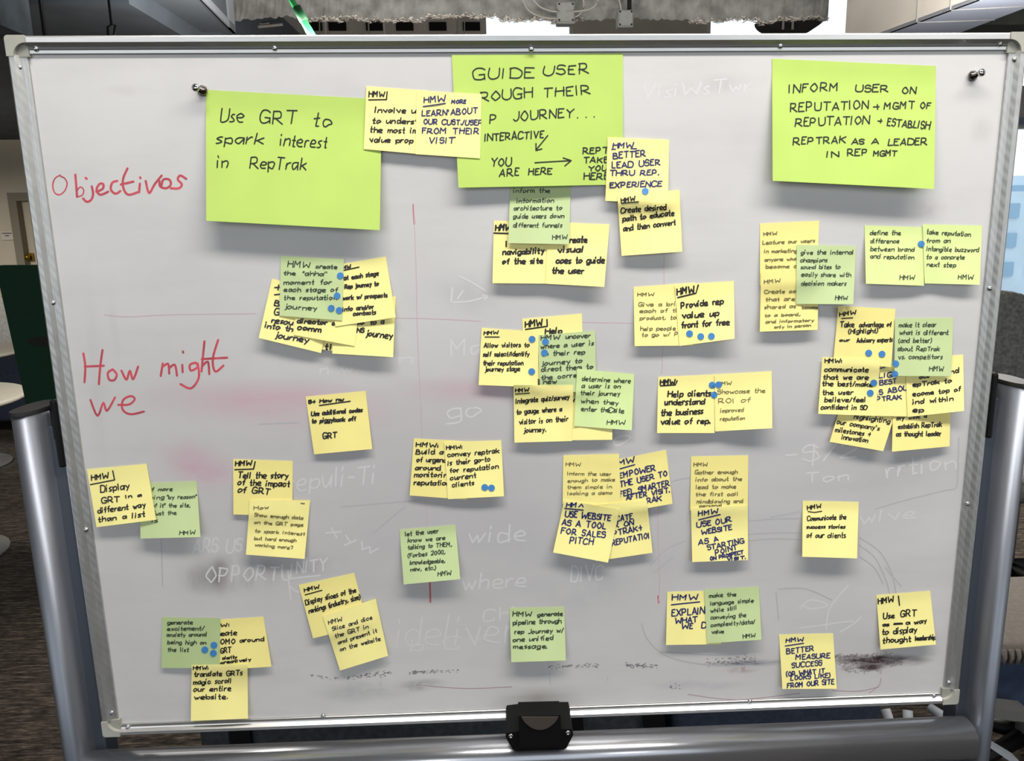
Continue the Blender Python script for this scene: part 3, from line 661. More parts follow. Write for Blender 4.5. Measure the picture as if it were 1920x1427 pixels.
for i in range(32): bm.faces.new((ra[i], ra[(i+1) % 32], rb2[(i+1) % 32], rb2[i]))
cb = bm_obj('crossbar', bm, M_bar, wb, smooth=True)
def P_(pts, Y): return [tuple(atY(x, y, Y)) for x, y in pts]
la = empty('latch_dummy', (0,0,0), None, None); bpy.data.objects.remove(la)
bm = bmesh.new(); b_prism(bm, P_([(948,1382),(950,1374),(973,1371),(1050,1367),(1072,1367),(1075,1378),(1062,1403),(1056,1406),(968,1409),(961,1405)], -.058), (0, .06, 0)); lt = bm_obj('latch', bm, M_blk, wb)
bm = bmesh.new(); b_prism(bm, P_([(972,1343),(1051,1341),(1053,1400),(974,1402)], -.063), (0, .03, 0)); bm_obj('latch_housing', bm, M_blk, lt)
arc = [(978+ (1047-978)*k/16, 1345-.02*(k) + 24*math.sin(PI*k/16)**.7) for k in range(17)]
bm = bmesh.new(); b_prism(bm, P_(arc, -.0645), (0, .004, 0)); bm_obj('latch_thumb_recess', bm, M_latch, lt)
for px, py in ((958, 1380), (1065, 1374)): c = atY(px, py, -.058); lathe('screw', [(.0038, 0), (.0034, .0015), (.0012, .0016), (.001, .0006)], tuple(c), (0,-1,0), M_chr, lt, 12)
# ---- writing on the enamel
def mark(name, strokes, wid, m, h=.00008, jig=0):
    def mp(x, y): return onb(x, y, h)
    V, Fc = ribbon(strokes, mp, wid); o = link(name, V, Fc, m, surf)
    if name != 'handwriting': o['kind'] = 'stuff'
    return o
def tl(c, r, lst): ox, oy = T(c, r); return [smooth([(ox+x/3.965, oy+y/3.965) for x, y in s], 4) for s in lst]
obj = tl(0, 0, [[(450,1302),(410,1325),(392,1375),(405,1430),(440,1448),(480,1420),(499,1365),(480,1325),(452,1312)],[(560,1298),(566,1370),(573,1464)],[(573,1464),(612,1450),(622,1412),(598,1390),(574,1415)],[(636,1322),(645,1330)],[(682,1385),(692,1440),(678,1485),(645,1500),(618,1475)],
  [(716,1425),(762,1405),(768,1370),(740,1368),(718,1410),(745,1448),(805,1425)],[(872,1345),(835,1358),(824,1408),(858,1440),(895,1420)],[(948,1252),(915,1330),(918,1400),(955,1448),(1035,1425)],[(898,1372),(992,1350)],[(1040,1365),(1034,1430)],[(1041,1318),(1045,1325)],[(1083,1345),(1108,1435),(1150,1370),(1202,1305)],
  [(1186,1345),(1190,1385),(1235,1400),(1270,1372),(1258,1335),(1215,1335),(1200,1380)],[(1270,1400),(1330,1400),(1352,1370),(1322,1335),(1340,1305),(1385,1330)]])
how = tl(0, 1, [[(620,1200),(634,1300),(628,1415)],[(762,1175),(745,1300),(735,1430)],[(630,1298),(772,1292)],[(838,1318),(802,1345),(812,1395),(850,1398),(868,1358),(845,1325)],[(903,1328),(940,1395),(965,1330),(990,1392),(1027,1298)],[(1210,1275),(1195,1368)],[(1208,1300),(1250,1278),(1258,1350)],[(1258,1310),(1300,1285),(1316,1366)],
  [(1355,1285),(1358,1340)],[(1360,1185),(1362,1195)],[(1455,1268),(1412,1285),(1420,1328),(1470,1300),(1455,1268)],[(1470,1275),(1478,1380),(1420,1460),(1342,1428)],[(1520,1110),(1508,1230),(1498,1335)],[(1500,1300),(1545,1262),(1556,1355)],[(1622,1100),(1582,1240),(1600,1335),(1662,1290)],[(1500,1242),(1690,1232)]])
we = tl(0, 2, [[(672,118),(725,237),(768,140),(795,200),(855,100)],[(878,155),(960,152),(1002,112),(970,90),(915,120),(912,190),(970,225),(1070,205)]])
mark('handwriting', obj[:1]+obj[2:3], 2.6, M_red); mark('handwriting', obj[1:2]+obj[3:], 4.4, M_red); mark('handwriting', how[:5], 4.2, M_red); mark('handwriting', how[5:], 4.2, M_red); mark('handwriting', we, 4.0, M_red)
mark('faint_pink_line', [smooth(s, 6) for s in ([(776,382),(777,420),(780,500),(782,600),(785,680),(790,780),(794,880),(801,990)],[(1245,480),(1245,560),(1243,650),(1241,700)],[(1239,815),(1237,860),(1234,950),(1235,1040),(1237,1080),(1235,1128)],[(196,590),(240,594),(320,590),(480,588)],[(640,596),(790,597),(900,602)],[(1090,604),(1190,606)])], 1.5, M_pink)
mark('red_line', [[(775,384),(776,405),(777,420)],[(806,1092),(807,1129)]], 3.2, mat('marker_red_line', (188,96,104), .5)); mark('red_line', [[(1234,1118),(1235,1130)]], 3.0, M_red)
mark('faint_grey_line', [smooth(s, 6) for s in ([(1404,977),(1450,973),(1500,972)],[(1404,1002),(1450,999),(1502,999)],[(1404,1014),(1450,1010),(1500,1012)],[(1612,1008),(1650,1035),(1672,1075),(1680,1112)],[(1610,1022),(1640,1045),(1660,1085),(1668,1112)],[(1612,1044),(1640,1065),(1656,1095)],[(1203,1170),(1215,1200),(1250,1230),(1320,1246),(1400,1249),(1462,1244)],[(1240,1222),(1330,1228),(1400,1226)],
  [(1262,902),(1290,896),(1340,893)],[(1220,1060),(1250,1030),(1285,1015)],[(1225,1075),(1262,1045)],[(1640,955),(1690,940),(1770,920),(1792,915),(1796,890),(1798,820)],[(1455,1110),(1460,1160)],[(1460,1105),(1510,1104),(1560,1125)],[(300,910),(302,1000),(305,1100)],[(485,795),(560,792)],[(640,950),(760,940),(820,935)],[(700,1000),(740,965),(760,950)],[(1000,1235),(1030,1240)],[(1445,970),(1500,960)],[(1660,1065),(1690,1100)])], 2.2, M_gr)
mark('faint_grey_line', [smooth(s, 6) for s in ([(780,1284),(870,1291),(960,1288)],[(1290,1302),(1380,1312),(1500,1300)],[(1630,1300),(1648,1285),(1652,1272)],[(1560,1295),(1610,1296),(1648,1288)])], 1.3, mat('marker_pink_grey', (170,140,148), .5))
rn = random.Random(3)
def crumbs(x0, x1, y0, y1, n, amp):
    out = []
    for i in range(n):
        x = rn.uniform(x0, x1); t = (x-x0)/(x1-x0); y = y0+(y1-y0)*t + rn.gauss(0, amp); a = rn.uniform(-.7, .7); l = rn.uniform(.6, 4.5)
        out.append([(x, y), (x+l*math.cos(a), y+l*math.sin(a))])
    return out
mark('marker_residue', crumbs(578, 662, 1268, 1270, 26, 1.6)+crumbs(662, 735, 1268, 1262, 60, 2.6)+crumbs(762, 820, 1262, 1258, 50, 2.0)+crumbs(820, 860, 1258, 1258, 16, 1.8)+crumbs(1026, 1122, 1250, 1248, 60, 1.8)+crumbs(1172, 1232, 1247, 1249, 60, 2.0)+crumbs(1255, 1275, 1285, 1290, 14, 5), 1.0, M_crumb)
mark('marker_residue', crumbs(1562, 1672, 1231, 1229, 110, 2.4)+crumbs(1570, 1690, 1243, 1241, 110, 4)+crumbs(1580, 1650, 1256, 1254, 60, 4)+crumbs(1320, 1420, 1243, 1236, 70, 4), 1.0, mat('marker_residue_brown', (120,106,110), .6))
mark('marker_residue', [[(1031,1262),(1032,1284)],[(1139,1270),(1140,1278)],[(713,1278),(715,1293),(712,1298)]], 1.4, M_gr)
gh = random.Random(5); G_ = []
for (x0, y0, x1, y1, t, h) in [(386,1092,545,1086,'OPPORTU',26),(555,1075,612,1070,'NITY',22),(362,1036,452,1034,'ARS US',24),(742,1215,962,1205,'ideliver',52),(540,922,705,905,'repuli-Ti',34),(1475,868,1605,858,'-$1/25',30),(1662,895,1792,878,'rrtion',30),(878,1018,985,1014,'wide',30),(868,1106,985,1100,'where',26),
    (770,1222,862,1215,'b C',22),(1070,1090,1130,1085,'DIVC',26),(1615,982,1715,970,'wlve',22),(1205,184,1408,170,'VisiWsTwr',22),(845,668,900,662,'Ma',30),(748,680,772,680,'n',20),(612,1000,700,1040,'xyw',22),(905,1165,960,1160,'CH',22),(985,1300,1060,1296,'',10),(1510,905,1590,900,'Ton',16),(1240,838,1300,832,'',10),(840,785,900,780,'go',30),(1150,838,1180,832,'o',28),(600,700,660,698,'n w',14)]:
    G_ += text_strokes(x0, y0, x1, y1, t, h, gh, .15)
G_ += [smooth(s, 5) for s in ([(848,540),(846,566)],[(868,545),(858,560)],[(850,567),(880,565),(912,556)],[(905,553),(914,556),(908,562)],[(862,518),(885,530),(912,546)],[(1500,1178),(1545,1172),(1570,1168),(1600,1165)],[(1549,1180),(1556,1140),(1590,1098)],[(1500,1140),(1520,1125),(1552,1135),(1520,1142),(1505,1135)],[(1575,1185),(1600,1170),(1614,1157)],[(545,1125),(540,1070)],[(545,1100),(560,1110),(600,1108)],[(545,1085),(600,1079)])]
mark('erased_writing', G_, 3.2, M_ghost, h=.00006)
# ---- magnets
def magnet(px, py, label, tilt):
    c = onb(px, py, .0); ax = Vector((tilt, -1, .12)).normalized(); r = empty('magnet', tuple(c), label, 'magnet')
    lathe('base', [(.0055, 0), (.0062, .001), (.0060, .003), (.0036, .0055), (.0026, .0075)], tuple(c), ax, M_dkchr, r, 18)
    lathe('grip', [(.0024, .007), (.0026, .0095), (.0042, .0115), (.0046, .0135), (.0040, .0155), (.0005, .0162)], tuple(c), ax, M_chr, r, 18)
magnet(381, 171, 'shiny dark pin magnet at the top left corner of the left green sheet', -.25); magnet(1822, 143, 'chrome pin magnet at the upper right corner of the whiteboard', .3)

# ---------------------------------------------------------------- furniture behind
def office_chair(c, rz, label, fab, seatm, arm=True, sc=1.0, backh=.50, group=None):
    r = empty('office_chair', (c[0], c[1], 0), label, 'chair', group, rz)
    def bx(n, p, s, m, par=r, bev=.0, rot=None): return box(n, tuple(sc*v for v in p), tuple(sc*v for v in s), m, par, bev=bev*sc, rot=rot, local=True, smooth=bev > .015, seg=4)
    bx('seat', (0, 0, .46), (.50, .48, .09), seatm, bev=.04)
    b = bmesh.new(); n = 14; rows = []
    for j in range(n+1):                                        # curved back shell
        v = j/n; wv = .245*(1-.16*v**2.5) * (1 if v < .93 else .93); row = []
        for i in range(n+1):
            u = i/n*2-1; x = u*wv; z = .52+backh*v - (.05*abs(u)**4 if v > .5 else 0)*v; y = .22+.06*v**1.5-.05*u*u
            row.append((x*sc, y*sc, z*sc))
        rows.append(row)
    fv = [b.verts.new(p) for row in rows for p in row]; bv = [b.verts.new((p[0], p[1]+.035*sc, p[2])) for row in rows for p in row]; N_ = n+1
    for j in range(n):
        for i in range(n):
            a = j*N_+i; b.faces.new((fv[a], fv[a+1], fv[a+N_+1], fv[a+N_])); b.faces.new((bv[a], bv[a+N_], bv[a+N_+1], bv[a+1]))
    for i in range(n):
        b.faces.new((fv[i+1], fv[i], bv[i], bv[i+1])); t = n*N_+i; b.faces.new((fv[t], fv[t+1], bv[t+1], bv[t])); l = i*N_; b.faces.new((fv[l], fv[l+N_], bv[l+N_], bv[l])); q = i*N_+n; b.faces.new((fv[q+N_], fv[q], bv[q], bv[q+N_]))
    bm_obj('backrest', b, fab, r, True, True)
    tube('back_support', [(0, .12*sc, .40*sc), (0, .27*sc, .44*sc), (0, .30*sc, .66*sc)], .02*sc, M_blk, r, 8, local=True)
    if arm:
        for s in (-1, 1): tube('armrest', [(s*.24*sc, .05*sc, .44*sc), (s*.30*sc, .05*sc, .50*sc), (s*.30*sc, .05*sc, .66*sc), (s*.30*sc, -.16*sc, .68*sc)], .016*sc, M_blk, r, 8, local=True)
    tube('column', [(0, 0, .10*sc), (0, 0, .42*sc)], .028*sc, M_grmetal, r, 12, local=True)
    for k in range(5):
        a = 2*PI*k/5+.3; ca, sa = math.cos(a), math.sin(a); lg = tube('base_arm', [(0, 0, .11*sc), (ca*.30*sc, sa*.30*sc, .075*sc)], [.026*sc, .016*sc], M_blk, r, 8, local=True)
        lathe('caster', [(.01*sc, -.02*sc), (.028*sc, -.018*sc), (.03*sc, 0), (.028*sc, .018*sc), (.01*sc, .02*sc)], (ca*.30*sc, sa*.30*sc, .031*sc), (-sa, ca, 0), M_blk, lg, 14, local=True)
    return r
# dark green high panel chair at the left
YG = 2.3; gp = [(-9,499),(-3,497.5),(62,497),(70,503),(150,497),(330,500),(345,770),(52,772)]
gc = empty('green_chair', (atY(120, 700, YG)[0], YG, 0), 'dark green moulded high-back chair with an oval hand slot, left of the whiteboard', 'chair')
pts = [atY(x, y, YG) for x, y in [(-9,499.5),(-2,497.5),(60,497),(300,497),(330,510),(345,770),(52,772)]]
bk = prism('backrest', pts, (0, .035, 0), M_dgreen, gc)
sl = [atY(88+38*math.cos(t), 640+9*math.sin(t), YG-.003) for t in [2*PI*k/24 for k in range(24)]]
prism('slot_shade', sl, (0, .006, 0), M_dark, bk)  # black disc painted in for the shade of the slot hole
sz_ = pts[5][2]; xa_, xb_ = pts[6][0], pts[5][0]
box('seat', ((xa_+xb_)/2, YG+.20, sz_-.01), (xb_-xa_, .44, .05), M_dgreen, gc, bev=.02)
for x in (xa_+.05, xb_-.05):
    for y in (YG+.02, YG+.38): tube('leg', [(x, y, sz_), (x+(.03 if x > (xa_+xb_)/2 else -.03)*0, y, 0.0)], .014, M_dgreen, gc, 8)
# round tables at the far left
def table(px, py, label):
    e = atZ(px, py, .74); r = .42; c = (e[0]-r, e[1]-.02); t = empty('round_table', (c[0], c[1], 0), label, 'table', 'round white tables at the left')
    lathe('tabletop', [(r-.01, -.012), (r, -.006), (r, .006), (r-.006, .012)], (c[0], c[1], .74), (0,0,1), M_tabletop, t, 48)
    tube('column', [(c[0], c[1], .02), (c[0], c[1], .73)], .035, M_grmetal, t, 14); lathe('base', [(.26, 0), (.26, .012), (.04, .03)], (c[0], c[1], 0), (0,0,1), M_grmetal, t, 32)
table(30, 661, 'round white table at the left edge of the photo, upper one'); table(27, 750, 'round white table at the left edge, lower one beside the stand post')
def lounge(px0, px1, ptop, Y, z_top, label, m, depth=.7):
    a = atY(px0, ptop, Y); b = atY(px1, ptop, Y); z = a[2] if z_top is None else z_top; r = empty('sofa', ((a[0]+b[0])/2, Y+depth/2, 0), label, 'sofa'); w_ = b[0]-a[0]; cx = (a[0]+b[0])/2
    box('backrest', (cx, Y+.09, z/2+.04), (w_, .18, z-.08), m, r, bev=.03, smooth=True, seg=3); box('seat', (cx, Y+.09+depth/2, .25), (w_, depth, .34), m, r, bev=.03, smooth=True, seg=3)
    for s in (-1, 1):
        for y in (Y+.04, Y+depth): tube('leg', [(cx+s*(w_/2-.08), y, .10), (cx+s*(w_/2-.08), y, 0)], .02, M_blk, r, 8)
    return r
lounge(-120, 44, 560, 7.2, None, 'pale grey sofa back behind the green chair, in front of the beige wall', M_sofa); lounge(-160, 60, 668, 4.75, .66, 'navy sofa between the two white tables at the left', M_navy, .5)
# charcoal bench behind the stand, seen in the slot under the board
def zat(py, Y, px=900): return atY(px, py, Y)[2]
bench = empty('bench', (0, .75, 0), 'charcoal fabric bench behind the whiteboard, seen in the slot above the crossbar', 'bench')
xa2, xb2 = atY(366, 1380, .62)[0], atY(1248, 1350, .62)[0]
box('bench_front', ((xa2+xb2)/2, .80, .40), (xb2-xa2, .34, .46), M_char, bench, bev=.02, smooth=True, seg=3)
for px in (451, 1078, 1232): c = atY(px, 1380, .615); prism('strap', [atY(px-26, 1340, .615), atY(px+14, 1340, .615), atY(px+22, 1420, .615), atY(px-18, 1420, .615)], (0, .02, 0), M_blk, bench)
for x in (xa2+.06, xb2-.06):
    for y in (.68, .92): tube('leg', [(x, y, .18), (x, y, 0)], .02, M_blk, bench, 8)
nb = empty('bench', (0, .78, 0), 'dark navy bench at the right end of the slot above the crossbar', 'bench'); na, nb_ = atY(1262, 1350, .64)[0], atY(1660, 1340, .64)[0]
box('bench_front', ((na+nb_)/2, .82, .40), (nb_-na, .34, .46), M_navy, nb, bev=.02, smooth=True, seg=3)
for x in (na+.06, nb_-.06):
    for y in (.70, .94): tube('leg', [(x, y, .18), (x, y, 0)], .02, M_blk, nb, 8)
# right: chairs
ch = atY(1925, 557, 1.75)
office_chair((ch[0]+.03, 1.75), 0.0, 'dark grey fabric office chair right of the whiteboard, below the window', M_gfab, M_gfab, True, ch[2]/1.02)
ct = atZ(1858, 1212, .47); cb2 = atZ(1872, 1078, .47); c2 = empty('office_chair', (ct[0]+.26, (ct[1]+cb2[1])/2, 0), 'taupe mesh chair seat with a ribbed front edge, right of the stand post', 'chair')
ym = (ct[1]+cb2[1])/2; dy = cb2[1]-ct[1]
box('seat', (ct[0]+.26, ym, .445), (.50, dy, .05), M_mesh, c2, bev=.02, smooth=True, seg=4)
for k in range(26): tube('seat_rib', [(ct[0]+.03+k*.0175, ct[1]-.004, .462), (ct[0]+.03+k*.0175, ct[1]-.010, .445), (ct[0]+.03+k*.0175, ct[1]-.004, .425)], .0055, M_mesh, c2, 6)
box('under_cushion', (ct[0]+.27, ym+.03, .33), (.46, dy-.06, .18), M_blue, c2, bev=.03, smooth=True, seg=4)
box('cushion_strap', (ct[0]+.20, ct[1]+.055, .33), (.05, .01, .18), M_blk, c2)
tube('column', [(ct[0]+.26, ym, .05), (ct[0]+.26, ym, .30)], .03, M_grmetal, c2, 12)
for k in range(5):
    a = 2*PI*k/5+.9; tube('base_arm', [(ct[0]+.26, ym, .09), (ct[0]+.26+.24*math.cos(a), ym+.24*math.sin(a), .03)], [.024, .014], M_blk, c2, 8)
lounge(1500, 1700, 1330, 1.35, .62, 'dark navy sofa far behind the stand, mostly hidden by the whiteboard', M_navy, .4)
# pale table frame low at the right
tb = empty('side_table', (atY(1760, 1420, .7)[0], .7, 0), 'pale grey low table with slanted legs under the right end of the crossbar', 'table')
za = atY(1720, 1420, .55)[2]
prism('tabletop', [atZ(1668, 1408, za), atZ(1776, 1400, za), atZ(1776, 1470, za), atZ(1640, 1470, za)], (0, 0, -.02), M_ltgrey, tb)
for pa, pb in (((1782,1330),(1845,1400)), ((1702,1332),(1706,1420)), ((1745,1328),(1782,1352)), ((1660,1330),(1690,1420))):
    tube('leg', [atY(*pa, .72), atY(*pb, .66)], .012, M_ltgrey, tb, 8)
gb = empty('grey_stool', (atY(1915, 1342, .7)[0], .7, 0), 'low grey flat bar frame right of the stand post', 'stool')
prism('seat_frame', [atY(1856,1329,.62), atY(1935,1338,.62), atY(1935,1356,.62), atY(1868,1348,.62)], (0, .05, 0), M_grmetal, gb)
prism('leg', [atY(1838,1390,.60), atY(1846,1388,.60), atY(1912,1428,.60), atY(1900,1432,.60)], (0, .03, 0), M_ltgrey, gb)
fa = atZ(1925, 1405, 0.0)
T = lambda c, r: (c*480, [0, 360, 720, 1067][r])
YN = 'yellow sticky note '; GNt = 'pale green sticky note '
note('y', [(926,414),(1043,417),(1040,532),(923.4,531)], YN+'about navigability of the site, below the centre green sheet',
  [(1780,285,1893,287,'HMW',12),(1860,405,1885,405,'I',12),(1835,465,2140,455,'navigability'),(1832,535,2130,530,'of the site')],
  T(1,1), 11, wid=3.6, raw=[[(1770,305),(1893,309)]], lift=(7,7))
note('y', [(1028,416),(1143,420.5),(1133,538),(1023,532)], YN+'about visual cues to guide the user, below the centre green sheet',
  [(430,375,555,372,'reate'),(340,450,530,447,'visual'),(330,530,685,527,'coes to guide'),(300,605,530,605,'the user')], T(2,1), 12, wid=3.7, lift=(7,11))
note('g', [(957,342),(1070,345),(1067,458),(953,456)], GNt+'about information architecture, tucked under the centre green sheet',
  [(10,5,280,5,'inform the'),(35,80,310,75,'information'),(15,135,370,132,'architecture to'),(10,195,385,192,'guide users down'),(10,260,370,262,'different funnels'),(300,352,410,347,'HMW')],
  T(2,1), 9, pen='d', wid=2.0, lift=(6,6))
note('big', [(386,168.5),(716,186),(712,431.6),(386.6,414)], 'large lime green sheet headed Use GRT to spark interest, left of the three',
  [(412,228,455,229,'Use',28),(486,231,554,233,'GRT',28),(588,237,620,238,'to',30),(406,268,492,271,'spark',24),(525,273,612,277,'interest',24),(407,314,426,314,'in',24),(469,316,573,318,'RepTrak',24)],
  (0,0), 24, wid=3.0, lift=(19,19), scale=1)
note('big', [(847,103),(1168,100),(1168,346),(859.6,352)], 'large lime green sheet headed Guide User, in the middle with arrows',
  [(887,149,1000,145,'GUIDE',22),(1019,141,1104,137,'USER',19),(901,190,998,183,'ROUGH',21),(1019,183,1106,176,'THEIR',20),(919,231,932,230,'P',18),
   (962,227,1075,219,'JOURNEY',19),(1083,221,1084,221,'.',4),(1099,220,1100,220,'.',4),(1114,219,1115,219,'.',4),(909,264,1019,258,'INTERACTIVE',15),
   (921,312,958,311,'YOU',17),(936,330,973,329,'ARE',15),(991,328,1034,326,'HERE',13),(1093,288,1140,287,'REPT',12),(1094,305,1140,304,'TAKE',12),(1104,321,1138,320,'YOU',11),(1095,337,1140,336,'HERE',13)],
  (0,0), 20, wid=2.9, lift=(12,6), scale=1, raw=[[(1027,254),(1019,264),(1005,281)],[(1005,269),(1005,282),(1016,279)],[(1003,305),(1071,301)],[(1056,296),(1071,301),(1059,311)]])
note('big', [(1447.6,110),(1755,123.6),(1751.5,354.4),(1448.8,339)], 'large lime green sheet headed Inform User on Reputation, right of the three',
  [(155,690,525,672,'INFORM'),(650,682,890,682,'USER',15),(995,695,1100,697,'ON',13),(165,830,745,806,'REPUTATION'),(785,812,825,810,'+',12),(865,808,1085,806,'MGMT',14),(1130,806,1210,806,'OF',12),
   (205,938,750,920,'REPUTATION',17),(815,912,845,912,'+',10),(885,935,1200,958,'ESTABLISH',15),(190,1075,575,1060,'REPTRAK',14),(625,1070,710,1070,'AS',11),(770,1070,818,1070,'A',11),(895,1078,1180,1074,'LEADER',13),
   (440,1168,525,1164,'IN',11),(590,1158,740,1152,'REP',13),(785,1160,955,1158,'MGMT',11)], T(3,0), 17, wid=2.9, lift=(16,20))
note('y', [(687,161.4),(804,170),(799,290),(682,279.5)], YN+'starting Involve, overlapping the right edge of the left green sheet',
  [(838,720,955,718,'HMW',11),(885,835,1185,840,'Involve u'),(868,915,1200,920,'to underst'),(848,982,1200,990,'the most im'),(843,1055,1165,1062,'value prop')],
  T(1,0), 11, wid=3.0, raw=[[(838,742),(970,740),(975,682)]], lift=(6,6))
note('y', [(781.4,169.5),(903,176.5),(900,297),(779,289)], YN+'with blue capitals learn more about our customers, lapping the middle green sheet',
  [(1248,765,1405,752,'HMW',12),(1455,770,1560,766,'MORE',7),(1235,862,1645,842,"LEARN'ABOUT",11),(1245,922,1680,930,'OUR CUST./USER',10),(1235,990,1655,996,'FROM THEIR',11),(1285,1066,1475,1062,'VISIT',12)],
  T(1,0), 11, pen='b', wid=2.8, raw=[[(1243,792),(1408,768)]], lift=(5,8))
note('y', [(1139.6,257),(1254.6,262),(1252,382),(1135,376.5)], YN+"with blue capitals better lead user, on the middle green sheet's right edge",
  [(750,1100,900,1096,'HMW',11),(752,1180,990,1160,'BETTER',12),(742,1250,1100,1224,'LEAD USER',12),(728,1305,1090,1300,'THRU REP.',11),(728,1395,1110,1385,'EXPERIENCE',11)],
  T(2,0), 11, pen='b', wid=3.0, raw=[[(742,1110),(925,1105)]], lift=(6,9))
note('y', [(1157.5,366),(1274,356),(1279,471.7),(1165.5,479.8)], YN+'starting Create desired path, under the note on the middle green sheet edge',
  [(812,78,915,62,'HMW',9),(810,155,1145,130,'Create desired'),(825,218,1205,172,'path to educate'),(830,292,1215,242,'and then convert')], T(2,1), 11, wid=2.9, raw=[[(815,84),(940,72)]], lift=(7,10))
# cluster below the left green sheet
note('y', [(570,538),(672,545),(668,664),(572,651)], YN+'almost hidden, only a sliver showing at the bottom of the left pile', [(510,1170,560,1172,'ti',12)], T(1,1), 12, wid=3.6, lift=(3,3))
note('y', [(510,522.7),(627,551),(602,662),(485,633.6)], YN+'tilted, reading into the journey, at the lower left of the left pile',
  [(140,728,175,726,'+',12),(140,780,175,778,'-',12),(135,842,170,846,'B',12),(135,910,172,912,'G',12),(115,968,270,990,'resou',11),(65,1008,270,1036,'into th',11),(145,1080,385,1122,'journey',12)], T(1,1), 12, pen='n', wid=3.2, lift=(8,6))
note('y', [(625,560),(742,556),(737,669.7),(623,663)], YN+'reading to a journey, at the lower right of the left pile',
  [(755,985,800,985,'so',9),(850,985,950,980,'to a',9),(750,1042,800,1044,'NS',9),(820,1070,1010,1090,'journey',13)], T(1,1), 12, wid=3.2, lift=(7,10))
note('y', [(562,516),(678,532),(665,649),(551,628)], YN+'reading director of comm, in the middle of the left pile',
  [(308,972,590,990,'director o',9),(308,1022,480,1040,'comm',10)], T(1,1), 10, wid=3.5, lift=(5,8))
note('y', [(610,500),(723.4,481),(742,595),(629,612)], YN+'reading at each stage, tilted at the upper right of the left pile',
  [(650,577,705,566,'MW',7),(655,655,910,618,'at each stage'),(660,718,910,695,'Rep journey to'),(645,803,975,780,'work w/ prospects'),(645,888,875,865,'info and/or'),(725,918,890,908,'contacts')], T(1,1), 8.5, wid=2.9,
  raw=[[(655,582),(765,558)]], lift=(4,7))
note('g', [(526.7,479.8),(645,486),(641.4,601),(524,592)], GNt+'reading create the ahha moment, on top of the left pile',
  [(235,555,400,562,'HMW',12),(445,565,600,570,'create',8),(208,615,290,618,'the',8),(345,622,520,622,'"ahha"',9),(208,688,560,685,'moment for',9),(208,740,605,742,'each stage of',9),(208,800,600,800,'the reputation',9),(215,865,450,882,'journey',10)],
  T(1,1), 10, pen='d', wid=2.2, lift=(5,6))
# centre cluster
note('y', [(979,597.6),(1091,588),(1095,705),(985,712)], YN+'reading HMW help, at the top back of the centre pile', [(100,1005,225,990,'HMW',12),(248,1055,370,1048,'Help',11)], T(2,1), 11, wid=3.3,
  raw=[[(100,1022),(262,998),(260,948)]], lift=(3,3))
note('y', [(1035,712),(1150,708),(1148,824.7),(1036,826)], YN+'blank looking, at the bottom back of the centre pile', [(435,135,465,130,'w',9)], T(2,2), 9, wid=3, lift=(5,6))
note('g', [(1008,628.6),(1116,620),(1118,735),(1013,735)], 'darker green sticky note about where a user is, in the centre pile',
  [(215,1100,355,1092,'HMW',9),(400,1090,580,1080,'uncover',9),(215,1165,605,1137,'where a user is'),(230,1218,540,1203,'in their rep'),(225,1290,520,1268,'journey to'),(220,1335,600,1312,'direct them to'),(220,1395,480,1375,'the corre'),(235,1427,330,1422,'new')],
  T(2,1), 9, pen='d', wid=2.3, lift=(4,4))
note('y', [(903,614.7),(1010,622),(1008,726),(897.4,722)], YN+'reading allow visitors to self select, at the left of the centre pile',
  [(1695,1060,1800,1056,'HMW',7),(1695,1155,2030,1150,'Allow visitors to'),(1688,1222,2030,1218,'self select/identify'),(1690,1287,1985,1285,'their reputation'),(1705,1332,1960,1330,'journey stage')], T(1,1), 9, wid=2.5,
  raw=[[(1703,1078),(1808,1078)]], lift=(6,6))
note('y', [(963,722),(1075,722),(1072.7,827),(964.5,830)], YN+'reading integrate quiz or survey, at the lower left of the centre pile',
  [(25,60,125,55,'HMW',7),(30,145,425,112,'Integrate quiz/survey'),(35,225,370,200,'to gauge where a'),(55,300,415,275,'visitor is on their'),(90,360,250,354,'journey.')], T(2,2), 10, wid=2.5, raw=[[(25,75),(130,68)]], lift=(6,7))
note('g2', [(1082,691.6),(1189.5,701.7),(1184.5,807),(1076.5,798.7)], GNt+'reading determine where a user is on their journey',
  [(520,-25,880,-8,'determine where'),(520,28,805,30,'a user is on'),(510,80,800,88,'their journey'),(515,140,790,155,'when they'),(515,198,830,215,'enter the site'),(705,300,840,300,'HMW')], T(2,2), 9, pen='d', wid=2.0,
  raw=[[(735,172),(700,195),(735,215),(770,190),(735,172)]], lift=(5,7))
note('y', [(1188,538),(1303,530),(1300,648),(1190,649)], YN+'in thin pen starting Give a, behind the provide rep value note',
  [(935,775,1055,770,'HMW',7),(940,850,1215,845,'Give a bri'),(950,897,1225,893,'each of ti'),(950,950,1220,945,'product, to'),(955,1030,1215,1025,'help people'),(965,1075,1235,1070,'to go w/ P')], T(2,1), 8, pen='t', wid=1.9, lift=(7,5))
note('y', [(1265,534),(1376,527),(1377.4,635),(1274,648.8)], YN+'reading provide rep value up front for free, with three dots',
  [(1230,765,1355,745,'HMW',13),(1258,865,1570,830,'Provide rep'),(1265,940,1535,920,'value up'),(1262,1012,1615,985,'front for free')], T(2,1), 12, wid=3.4, raw=[[(1232,785),(1368,752),(1385,692)]], lift=(5,13))
note('y', [(1234,706.8),(1345,702),(1340,812),(1232,812)], YN+'reading help clients understand the business value of rep',
  [(1102,5,1210,0,'HMW',10),(1160,95,1475,88,'Help clients'),(1135,155,1430,150,'understand'),(1110,235,1420,220,'the business'),(1105,300,1470,292,'value of rep.')], T(2,2), 12, wid=3.3, raw=[[(1105,14),(1215,6),(1228,-25)]], lift=(7,6))
